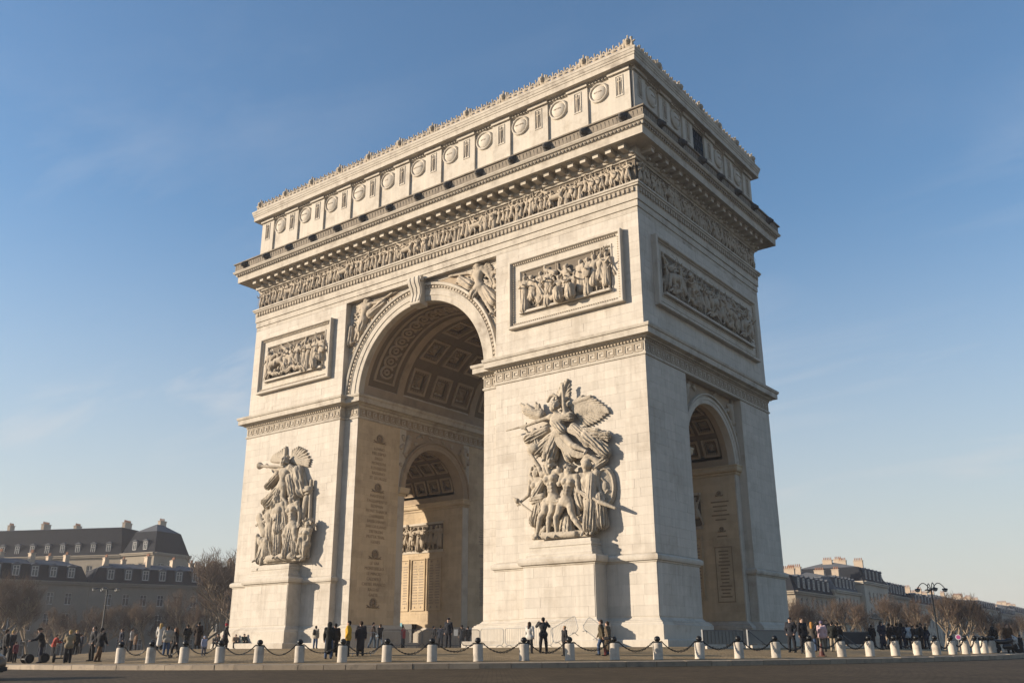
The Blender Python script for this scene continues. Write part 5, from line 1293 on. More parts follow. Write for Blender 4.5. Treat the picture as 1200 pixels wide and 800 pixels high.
def link_mesh(mb, c, d, up_, L, wd, r):
    d = Vector(d).normalized(); s = d.cross(Vector(up_)).normalized()
    pts = []
    for k in range(11):
        t = 2*math.pi*k/10; pts.append(Vector(c)+d*(L/2*math.cos(t))+s*(wd/2*math.sin(t)))
    mb.tube(pts, r, 4, caps=False)
def chain(p, q, sag):
    mb = MB(); n = 22
    P = [np.array(p)*(1-t)+np.array(q)*t-np.array((0, 0, sag*4*t*(1-t))) for t in np.linspace(0, 1, n+1)]
    for i in range(n):
        c = (P[i]+P[i+1])/2; d = P[i+1]-P[i]
        L = np.linalg.norm(d)*1.42
        link_mesh(mb, c, d, (0, 0, 1) if i % 2 else (d[1]+.3, -d[0]+.2, .1), L, .085, .017)
    return mb
for i in IB[:-1]:
    if i == -7: continue
    (p, a), (q_, b) = bpos(i), bpos(i+1)
    up_ = np.array((0, 0, .785)); d = (q_-p)/np.linalg.norm(q_-p)
    o = chain(p+up_+d*.23, q_+up_-d*.23, .40+.05*math.sin(i*2.1)).build('chain', M['iron'], None, fix=False)
    tag(o, 'heavy black iron chain sagging between two stone bollards', 'chain', 'iron chains between the bollards')
# ------------------------------------------------------------------ houses round the place
M['facade_a'] = mat('cream_facade', (.40, .34, .26), .9, var=.12, scale=.5, dark=(.27, .23, .18), dscale=.15, streak=.08)
M['facade_c'] = mat('pale_cream_facade', (.60, .52, .41), .9, var=.12, scale=.5, dark=(.40, .34, .27), dscale=.15, streak=.08)
M['facade_b'] = mat('grey_facade', (.26, .23, .185), .9, var=.12, scale=.5, dark=(.22, .20, .17), dscale=.15, streak=.08)
M['slate'] = mat('slate_roof', (.026, .029, .036), .9, spec=.08, var=.2, scale=1.2, bump=.2, bscale=6)
M['zinc'] = mat('zinc_roof', (.13, .138, .15), .8, spec=.1, var=.12, scale=.8)
M['chimney'] = mat('chimney_render', (.55, .44, .33), .9, var=.15, scale=1.5)
M['pot'] = mat('clay_pot', (.34, .17, .10), .85, var=.15, scale=3)
M['glass'] = mat('window_glass', (.035, .042, .05), .12, spec=.6)
M['wframe'] = mat('white_window_frame', (.62, .60, .56), .6)
M['rail'] = mat('balcony_iron', (.03, .03, .033), .5, metal=.4)
WIN = {}
def win_mesh(w, h):
    k = (round(w, 2), round(h, 2))
    if k not in WIN:
        f = MB(); t = .09
        f.box(-w/2, -w/2+t, -.05, .03, 0, h); f.box(w/2-t, w/2, -.05, .03, 0, h); f.box(-w/2+t, w/2-t, -.05, .03, h-t, h); f.box(-w/2+t, w/2-t, -.05, .03, 0, t*1.3)
        f.box(-t/2, t/2, -.045, .03, t*1.3, h-t); f.box(-w/2+t, -t/2, -.03, .03, h*.66, h*.66+.06); f.box(t/2, w/2-t, -.03, .03, h*.66, h*.66+.06)
        p = MB().box(-w/2+t, w/2-t, 0.0, .02, t*1.3, h-t)
        WIN[k] = (f.data('window', M['wframe'], fix=True), p.data('pane', M['glass'], fix=True))
    return WIN[k]
def facade(mb, W_, H, opens, place, rec=.28):
    """wall skin with real openings; place(u,z,d) d inward"""
    xs = sorted({0, W_}|{o[0] for o in opens}|{o[1] for o in opens}); zs = sorted({0, H}|{o[2] for o in opens}|{o[3] for o in opens})
    for i in range(len(xs)-1):
        for j in range(len(zs)-1):
            cx, cz = (xs[i]+xs[i+1])/2, (zs[j]+zs[j+1])/2
            if any(o[0] < cx < o[1] and o[2] < cz < o[3] for o in opens): continue
            mb.add([place(xs[i], zs[j], 0), place(xs[i+1], zs[j], 0), place(xs[i+1], zs[j+1], 0), place(xs[i], zs[j+1], 0)], [(0, 1, 2, 3)])
    for a, b, c, d in opens:
        q = [(a, c), (b, c), (b, d), (a, d)]
        for k in range(4):
            p, r = q[k], q[(k+1) % 4]
            mb.add([place(p[0], p[1], 0), place(r[0], r[1], 0), place(r[0], r[1], rec), place(p[0], p[1], rec)], [(0, 1, 2, 3)])
        mb.add([place(a, c, rec+.05), place(b, c, rec+.05), place(b, d, rec+.05), place(a, d, rec+.05)], [(0, 1, 2, 3)])
hrng = random.Random(21)
def house(label, loc, rz, W_, D, floors, bay, wall, roof_h=4.5, roof_in=2.2, rmat='slate', dorm=True, chim=3, balc=(), side=True, pav=None, H=None, name='town_house', flat_=.72):
    """floors: list of (sill z, head z, window width)"""
    o = empty(name, loc, rz); tag(o, label, 'building', 'town houses round the place')
    H = H or floors[-1][1]+1.0
    def do(Wd, place, rotz, base):
        n = max(1, int((Wd-1.0)//bay)); off = (Wd-n*bay)/2
        opens = []; ws = []
        for s, h, w in floors:
            for k in range(n):
                c = off+(k+.5)*bay; opens.append((c-w/2, c+w/2, s, h)); ws.append((c, s, h, w))
        mb = MB(); facade(mb, Wd, H, opens, place)
        for z, p in ((floors[0][1]+.6, .18), (H-.55, .45), (H-.2, .6)):
            a, b = place(-.0, z, -p), place(Wd, z+.28, 0)
            mb.box(min(a[0], b[0]), max(a[0], b[0]), min(a[1], b[1]), max(a[1], b[1]), z, z+.28)
        w_o = mb.build('wall', M[wall], o, fix=False)
        for c, s, h, w in ws:
            fm, pm = win_mesh(w, h-s)
            x, y, z = place(c, s, .2)
            f = link('window', fm, o, (x, y, z)); f.rotation_euler = (0, 0, rotz); link('pane', pm, f)
        for fl in balc:
            s = floors[fl][0]; r = MB()
            def bb(u0, u1, d0, d1, z0, z1):
                a, b = place(u0, z0, -d0), place(u1, z1, -d1)
                r.box(min(a[0], b[0]), max(a[0], b[0]), min(a[1], b[1]), max(a[1], b[1]), z0, z1)
            bb(.4, Wd-.4, 0, .75, s-.18, s); bb(.4, Wd-.4, .70, .74, s+.85, s+.92); bb(.4, Wd-.4, .70, .74, s+.08, s+.13)
            for k in range(int((Wd-.8)/.32)): bb(.45+k*.32, .52+k*.32, .70, .74, s+.1, s+.88)
            r.build('balcony', M['rail'], o, fix=False)
    do(W_, lambda u, z, d: (u, d, z), 0, 0)
    if side:
        do(D, lambda u, z, d: (d, D-u, z), -math.pi/2, 0)
        do(D, lambda u, z, d: (W_-d, u, z), math.pi/2, 0)
    b = MB(); b.box(.4, W_-.4, D-.3, D, 0, H); b.build('rear_wall', M[wall], o)
    # mansard
    ri = roof_in; z1 = H+roof_h*flat_; z2 = H+roof_h
    rf = MB(); e = .15
    A = [(e, e, H+.1), (W_-e, e, H+.1), (W_-e, D-e, H+.1), (e, D-e, H+.1)]
    B = [(ri*.6, ri*.6, z1), (W_-ri*.6, ri*.6, z1), (W_-ri*.6, D-ri*.6, z1), (ri*.6, D-ri*.6, z1)]
    C = [(ri*1.6, D*.42, z2), (W_-ri*1.6, D*.42, z2), (W_-ri*1.6, D*.58, z2), (ri*1.6, D*.58, z2)]
    rf.hull(A, B); ro = rf.build('roof', M[rmat], o)
    tp = MB().hull([(x, y, z+.003) for x, y, z in B], C); tp.build('roof_cap', M['zinc'], o)
    if dorm:
        n = max(1, int((W_-1.0)//bay)); off = (W_-n*bay)/2
        for k in range(n):
            c = off+(k+.5)*bay; d = MB(); w = .75; zz = H+.7; hh = min(2.2, roof_h*.5)
            d.box(c-w, c+w, .05+ri*.12, ri*.8, zz, zz+hh); d.hull([(c-w-.15, ri*.05, zz+hh), (c+w+.15, ri*.05, zz+hh), (c+w+.15, ri*.9, zz+hh), (c-w-.15, ri*.9, zz+hh)], [(c-.1, ri*.1, zz+hh+.45), (c+.1, ri*.1, zz+hh+.45), (c+.1, ri*.9, zz+hh+.45), (c-.1, ri*.9, zz+hh+.45)])
            do_ = d.build('dormer', M['zinc'], o)
            fm, pm = win_mesh(1.1, hh-.3)
            f = link('window', fm, do_, (c, ri*.12+.03, zz+.12)); link('pane', pm, do_, (c, ri*.12+.03, zz+.12))
    for k in range(chim):
        c = W_*(k+.5+hrng.uniform(-.2, .2))/chim; ch = MB(); w = hrng.uniform(1.3, 3.2); y = D*hrng.uniform(.2, .5); t = z2+hrng.uniform(.5, 1.5)
        ch.box(c-.4, c+.4, y, y+w, H+1, t); ch.box(c-.5, c+.5, y-.1, y+w+.1, t, t+.15)
        co = ch.build('chimney', M['chimney'], o)
        pt = MB()
        for q in range(int(w/.42)): pt.lathe([(.14, 0), (.11, .55), (.13, .6)], 8, c=(c, y+.25+q*.42, t+.15))
        po = pt.build('chimney_pots', M['pot'], co); po['kind'] = 'stuff'
    return o
def ring_hit(u, rad):
    d = ray(u, 757.0); d = d/np.hypot(d[0], d[1]); a = CAM_LOC[0]*d[0]+CAM_LOC[1]*d[1]; c = CAM_LOC[0]**2+CAM_LOC[1]**2-rad**2
    t = -a+math.sqrt(a*a-c); return np.array((CAM_LOC[0]+d[0]*t, CAM_LOC[1]+d[1]*t, 0.0))
def span(p, q): return math.atan2(q[1]-p[1], q[0]-p[0]), float(np.hypot(q[0]-p[0], q[1]-p[1]))
GB = -2.3
# low mansion along the outer ring, left of the arch (two wings)
p0, p1, p2 = ring_hit(-45, 128), ring_hit(95, 128), ring_hit(243, 128)
FL = [(1.0, 4.2, 1.5), (5.6, 8.8, 1.35), (10.4, 12.6, 1.25)]
for i, (a, b, lb) in enumerate(((p0, p1, 'long low grey mansion with slate roof behind bare trees'), (p1, p2, 'low grey mansion wing joining the arch side of the long mansion'))):
    rz, L = span(a, b)
    house(lb, (a[0], a[1], GB), rz, L-.05, 14, FL, 3.3, 'facade_b', roof_h=4.3, chim=5, side=(i == 1), H=14.6, roof_in=2.4)
# tall block behind it, with a corner pavilion
a = at_depth(-70, 222); b = at_depth(128, 214); c = at_depth(168, 210)
rz, L = span(a, b)
house('tall cream apartment block with high slate mansard above the mansion', (a[0], a[1], GB), rz, L, 16, [(2, 5, 1.4), (6.5, 9.3, 1.4), (10.5, 13.2, 1.4), (14.5, 17.2, 1.4), (18.6, 21.6, 1.5)], 4.2, 'facade_a', roof_h=7.6, roof_in=3.2, chim=4, balc=(3,), H=24.0, flat_=.90)
rz, L = span(b, c)
house('square corner pavilion with steep peaked slate roof on the tall block', (b[0], b[1], GB), rz, L, 12, [(2, 5, 1.4), (6.5, 9.3, 1.4), (10.5, 13.2, 1.4), (14.5, 17.2, 1.6), (18.6, 21.8, 2.2)], 3.4, 'facade_a', roof_h=7.4, roof_in=3.2, chim=1, H=24.2)
a = at_depth(170, 250); b = at_depth(262, 238); rz, L = span(a, b)
house('distant low block with zinc roof and chimneys between pavilion and trees', (a[0], a[1], GB), rz, L, 12, [(2, 5, 1.4), (6.5, 9.3, 1.4), (10.5, 13.2, 1.4), (15, 18, 1.4)], 3.6, 'facade_a', roof_h=3.6, rmat='zinc', chim=4, H=20.2)
# avenue of houses right of the arch
P1 = at_depth(938, 172); P2 = at_depth(1215, 455)
rz, L = span(P1, P2); nb = 10
dv = np.array((math.cos(rz), math.sin(rz), 0)); t = 0
LBL = ['corner house with slate mansard beside the arch, cream side wall', 'tall grey house with skylit roof next to the corner house', 'cream house with tall white chimney walls along the avenue', 'grey house with steep dark mansard past the white chimneys', 'lower cream house midway down the avenue', 'pale house with zinc roof behind the curled street lamp', 'dark roofed house just beyond the curled street lamp', 'small pale house far down the avenue', 'second to last pale house down the avenue', 'last hazy house at the end of the avenue']
HT = [11.4, 12.8, 15.6, 13.6, 12.2, 13.4, 12.8, 14.4, 13.6, 15.5]
ws = [24, 18, 20, 24, 30, 34, 38, 40, 42, 60]; sc = L/sum(ws)
for i in range(nb):
    w = ws[i]*sc; p = P1+dv*t+np.array((math.sin(rz), -math.cos(rz), 0))*[0, 0, 1.2, .3, 1.5, 0, 2.0, .5, 1.6, 0][i]
    h = HT[i]; nf = 4; fl = [(h*k/4.2+1.0, h*k/4.2+3.2, 1.25) for k in range(4)]
    house(LBL[i], (p[0], p[1], GB), rz, w-.06, 15+i % 3, fl, [3.2, 2.8, 3.5, 3.0, 4.2, 5.0, 4.0, 5.2, 4.4, 6.0][i], ['facade_a', 'facade_c', 'facade_c', 'facade_a', 'facade_c'][i % 5], roof_h=[4.4, 4.2, 4.8, 4.6, 3.8, 3.4, 4.2, 3.8, 3.4, 3.6][i], chim=[3, 3, 4, 3, 4, 4, 4, 4, 4, 5][i], balc=(2,) if i < 4 else (), H=h+1.0, rmat='zinc' if i in (1, 5) else 'slate')
    t += w
# ------------------------------------------------------------------ bare trees
M['bark'] = mat('plane_bark', (.30, .235, .165), .9, var=.25, scale=2.5)
M['twig'] = mat('bare_twigs', (.135, .092, .062), .9, var=.2, scale=.5)
def tree_meshes(seed, H, spread=1.0, dense=1.0):
    r = random.Random(seed); tr = MB(); cr = MB()
    def grow(p, d, L, rad, lev):
        n = 3 if lev < 4 else 2; pts = [p]; q = p.copy(); dd = d.copy()
        for i in range(n):
            dd = (dd+Vector((r.uniform(-.22, .22), r.uniform(-.22, .22), r.uniform(-.05, .16)))).normalized(); q = q+dd*(L/n); pts.append(q.copy())
        rr = [rad*(1-.42*i/n) for i in range(n+1)]
        (tr if lev < 4 else cr).tube(pts, rr, 6 if lev < 2 else (4 if lev < 4 else 3), caps=False)
        if lev >= 6: return
        k = {0: 4, 1: 4, 2: 4, 3: 3, 4: 4, 5: 3}[lev]
        if lev >= 4 and r.random() > dense: k -= 1
        for i in range(k):
            f = r.uniform(.45, 1.0) if i else 1.0
            b = pts[min(n, max(1, int(round(f*n))))]
            ax = Vector((r.uniform(-1, 1), r.uniform(-1, 1), r.uniform(-.15, .9))).normalized()
            nd = (dd*(.75 if lev else .55)+ax*(.75*spread)).normalized()
            grow(b.copy(), nd, L*r.uniform(.58, .82), max(rad*.62*r.uniform(.8, 1.1), .011), lev+1)
    grow(Vector((0, 0, -.2)), Vector((r.uniform(-.08, .08), r.uniform(-.08, .08), 1)), H*.24, H*.019, 0)
    zm = max(q[2] for q in cr.v); k = H/zm; kx = k*.95
    for m_ in (tr, cr): m_.v = [(x*kx, y*kx, z*k) for x, y, z in m_.v]
    return tr.data('trunk', M['bark'], smooth='all'), cr.data('crown', M['twig'], smooth='all')
TREES = [tree_meshes(5+i, 12.5, 1.0+.1*(i % 2), 1.0) for i in range(5)]
trng = random.Random(8)
def tree(p, s, i, label, group):
    o = empty('bare_tree', (p[0], p[1], gz(p[0], p[1])+.1), trng.uniform(0, 6.28)); o.scale = (s, s, s*trng.uniform(.94, 1.06))
    link('trunk', TREES[i % 5][0], o); link('crown', TREES[i % 5][1], o); tag(o, label, 'tree', group)
for i, (u, rad, s) in enumerate([(-12, 104, 1.15), (10, 101, 1.12), (34, 105, .95), (62, 110, .82), (92, 112, .8), (118, 107, .86), (146, 111, .82), (172, 104, .9), (198, 109, .88), (222, 103, 1.0), (240, 106, 1.30), (256, 102, 1.55), (268, 99, 1.62), (278, 97, 1.50), (288, 104, 1.5)]):
    tree(ring_hit(u, rad), s*.95, i, 'tall russet bare tree rising beside the outer corner of the arch base' if u >= 240 else 'bare brown tree in front of the grey mansion', 'tall bare trees beside the arch' if u >= 240 else 'bare trees along the mansion')
for i, (u, rad, s) in enumerate([(924, 104, .80), (944, 108, .84), (962, 112, .80), (990, 105, .82), (1010, 110, .78), (1040, 106, .82), (1062, 111, .76), (1086, 104, .72), (1108, 100, .80), (1124, 104, .76), (1142, 101, .74), (1158, 107, .64), (1174, 103, .58), (1190, 109, .5), (1204, 105, .5)]):
    tree(ring_hit(u, rad), s, i+2, 'bare pale-branched plane tree in front of the avenue houses', 'bare trees along the avenue')
# ------------------------------------------------------------------ street lamps
M['lampglass'] = mat('lamp_glass', (.45, .45, .43), .25, spec=.6)
M['lampgreen'] = mat('dark_lamp_paint', (.035, .04, .042), .45, metal=.3)
def lamp(p, H, arms, style, label):
    o = empty('street_lamp', (p[0], p[1], gz(p[0], p[1]) + .12)); tag(o, label, 'lamp')
    MB().lathe([(.28, 0), (.28, .5), (.2, .7), (.15, 1.2), (.11, 1.3), (.10, H*.6), (.075, H)], 12).build('pole', M['lampgreen'], o, smooth=True)
    for k in range(arms):
        a = k*2*math.pi/arms+.5; c, s = math.cos(a), math.sin(a)
        R = 1.5
        if style == 'curl': pts = [(c*R*f, s*R*f, H+.9*math.sin(f*math.pi*.9)-.1) for f in np.linspace(0, 1, 9)]
        else: pts = [(c*R*f, s*R*f, H+.1*f) for f in np.linspace(0, 1, 4)]
        am = MB().tube(pts, .05, 6).build('arm', M['lampgreen'], o)
        e = pts[-1]; z = e[2]
        hd = MB().lathe([(.05, .05), (.30, -.02), (.34, -.10), (.30, -.14)], 12, c=(e[0], e[1], z)).build('lamp_head', M['lampgreen'], o, smooth=True)
        MB().lathe([(.29, -.14), (.24, -.30), (.10, -.38), (.01, -.39)], 12, c=(e[0], e[1], z)).build('globe', M['lampglass'], hd, smooth=True)
lamp(ring_hit(117, 62), 8.6, 5, 'flat', 'street lamp with a flat ring of lanterns before the grey mansion')
lamp(ring_hit(1101, 56), 6.9, 4, 'curl', 'street lamp with four curled arms before the avenue trees')
# ------------------------------------------------------------------ cars
def paint(name, c): return mat(name, c, .28, spec=.6)
M['tyre'] = mat('tyre_rubber', (.015, .015, .016), .85)
M['rim'] = mat('alloy_rim', (.45, .45, .46), .35, metal=.8)
M['lens'] = mat('headlamp_lens', (.55, .58, .62), .12, spec=.8)
M['blackplastic'] = mat('black_plastic', (.02, .02, .021), .6)
def car(loc, rz, pm, label, tall=1.0):
    o = empty('parked_car' if tall <= 1 else 'dark_car', loc, rz); tag(o, label, 'car')
    b = MB()
    # stations along x (front at +x): (x, half width, z low, belt z, hood z)
    st = [(-2.15, .70, .45, .80, .86), (-2.08, .82, .30, .88, .94), (-1.4, .88, .24, .94, 1.0), (0, .90, .24, .92, .98), (.9, .89, .24, .90, .96), (1.6, .86, .26, .80, .86), (2.05, .78, .30, .66, .72), (2.15, .62, .42, .60, .62)]
    vs = []; k = 8
    for x, w, zl, zb, zt in st:
        zb *= tall; zt *= tall
        vs += [(x, -w*.9, zl), (x, -w, (zl+zb)/2), (x, -w*.98, zb), (x, -w*.86, zt), (x, w*.86, zt), (x, w*.98, zb), (x, w, (zl+zb)/2), (x, w*.9, zl)]
    fs = []
    for i in range(len(st)-1):
        for q in range(k): fs.append((i*k+q, i*k+(q+1) % k, (i+1)*k+(q+1) % k, (i+1)*k+q))
    fs += [tuple(range(k)), tuple(range((len(st)-1)*k, len(st)*k))[::-1]]
    b.add(vs, fs); b.build('body', pm, o, smooth=True)
    cab = [(-1.9, .72, .98), (-1.35, .66, 1.40), (.15, .66, 1.44), (.95, .74, .97)]
    c = MB(); vs = []
    for x, w, z in cab: vs += [(x, -w, z*tall), (x, w, z*tall)]
    vs += [(-1.9, -.8, .9*tall), (-1.9, .8, .9*tall), (.98, -.8, .9*tall), (.98, .8, .9*tall)]
    c.add(vs, [(0, 1, 3, 2), (2, 3, 5, 4), (4, 5, 7, 6), (0, 2, 4, 6, 10, 8), (1, 9, 11, 7, 5, 3), (8, 10, 11, 9), (0, 8, 9, 1), (6, 7, 11, 10)])
    c.build('cabin', pm, o, smooth=True)
    for s in (-1, 1):
        MB().add([(-1.25, s*.695, 1.33*tall), (.05, s*.692, 1.36*tall), (.72, s*.775, 1.0*tall), (-1.5, s*.775, 1.0*tall)], [(0, 1, 2, 3)]).build('window', M['glass'], o)
    MB().add([(.2, -.6, 1.415*tall+.02), (.2, .6, 1.415*tall+.02), (.92, .68, 1.0*tall+.02), (.92, -.68, 1.0*tall+.02)], [(0, 1, 2, 3)]).build('windscreen', M['glass'], o)
    for x in (-1.3, 1.35):
        for s in (-1, 1):
            w = MB().lathe([(.20, -.1), (.31, -.11), (.34, -.06), (.34, .06), (.31, .11), (.20, .1)], 20, c=(x, s*.80, .34), axis='y').build('wheel', M['tyre'], o, smooth=True)
            MB().lathe([(.01, .115), (.12, .10), (.20, .112), (.205, .0)], 14, c=(x, s*.80, .34), axis='y', caps=False).build('rim', M['rim'], w, smooth=True)
            MB().lathe([(.01, -.115), (.12, -.10), (.20, -.112), (.205, .0)], 14, c=(x, s*.80, .34), axis='y', caps=False).build('rim', M['rim'], w, smooth=True)
    for s in (-1, 1): MB().lathe([(.13, -.05), (.12, .06), (.06, .10), (.01, .11)], 12, c=(2.02, s*.58, .60*tall), axis='x').build('headlight', M['lens'], o, smooth=True)
    MB().box(2.08, 2.20, -.72, .72, .34, .50).build('bumper', M['blackplastic'], o)
    return o
p = on_ground(-64, 797); d = on_ground(-20, 797)-p
tang = math.atan2(d[1], d[0])
car(p, tang, paint('black_paint', (.012, .013, .016)), 'black car nosing in along the road at the kerb', 1.22)
for u, rad, rz, c, lb in ((126, 97, -.4, (.05, .09, .17), 'blue car parked across the road before the grey mansion'), (1148, 92, .5, (.03, .07, .13), 'dark blue car beyond the bollards under the avenue trees'), (226, 98, -.5, (.06, .06, .065), 'grey car parked across the road behind the strollers')):
    q = ring_hit(u, rad); car((q[0], q[1], gz(q[0], q[1])), rz, paint('car_paint', c), lb)
# ------------------------------------------------------------------ people
M['skin'] = mat('skin', (.52, .33, .24), .6, var=.06, scale=20)
M['shoe'] = mat('dark_shoe', (.02, .018, .016), .5)
CLOTH = {}
def cloth(c):
    if c not in CLOTH: CLOTH[c] = mat('cloth_%d' % len(CLOTH), c, .9, var=.14, scale=14, bump=.3, bscale=60, bdist=.01)
    return CLOTH[c]
POSES = dict(
    stand=dict(aL=((-.22, .05, -1), (-.02, -.15, -1)), aR=((.22, .05, -1), (.02, -.15, -1)), lL=((-.07, 0, -1), (-.02, .03, -1)), lR=((.09, -.04, -1), (.03, .06, -1))),
    pocket=dict(aL=((-.38, .15, -1), (.32, -.45, -.8)), aR=((.38, .15, -1), (-.32, -.45, -.8)), lL=((-.10, -.05, -1), (-.04, .06, -1)), lR=((.12, .02, -1), (.04, .02, -1))),
    walk=dict(lean=(0, -.06), aL=((-.16, -.35, -1), (-.02, -.5, -.8)), aR=((.16, .35, -1), (.05, .1, -1)), lL=((-.03, .30, -1), (-.02, .45, -1)), lR=((.03, -.42, -1), (.02, .02, -1))),
    photo=dict(lean=(0, .05), aL=((-.45, -.7, -.35), (.45, -.45, .8)), aR=((.45, -.7, -.35), (-.45, -.45, .8)), lL=((-.12, 0, -1), (-.06, .03, -1)), lR=((.14, 0, -1), (.06, .03, -1))),
    lean=dict(lean=(0, -.30), aL=((-.2, -.55, -.8), (.05, -.9, -.25)), aR=((.2, -.55, -.8), (-.05, -.9, -.25)), lL=((-.10, -.05, -1), (-.02, .12, -1)), lR=((.10, -.05, -1), (.02, .12, -1)), headt=(0, .1)),
    sit=dict(lean=(0, -.12), aL=((-.25, -.5, -.9), (.15, -.9, -.3)), aR=((.25, -.5, -.9), (-.15, -.9, -.3)), lL=((-.15, -1, .15), (-.02, -.15, -1)), lR=((.15, -1, .25), (.05, -.05, -1))))
PH = 1.74
PM = {}
def joints(ps): return pose(PH, **POSES[ps])
def fingers(mb, J):
    for a, b in (('elL', 'haL'), ('elR', 'haR')):
        d = nrm(J[b]-J[a]); sd = nrm(np.cross(d, (0.1, -1, .2))); f = nrm(np.cross(sd, d)); o = J[b]+d*.055
        for q, L in enumerate((.070, .082, .076, .060)):
            s = o+sd*(q-1.5)*.019; k = s+d*L*.55+f*.006; e = k+d*L*.35+f*.022
            mb.tube([s-d*.02, k, e], [.0095, .009, .007], 5)
        s = J[b]+d*.01-sd*.024; mb.tube([s, s+d*.03-sd*.024, s+d*.06-sd*.03+f*.01], [.011, .010, .008], 5)
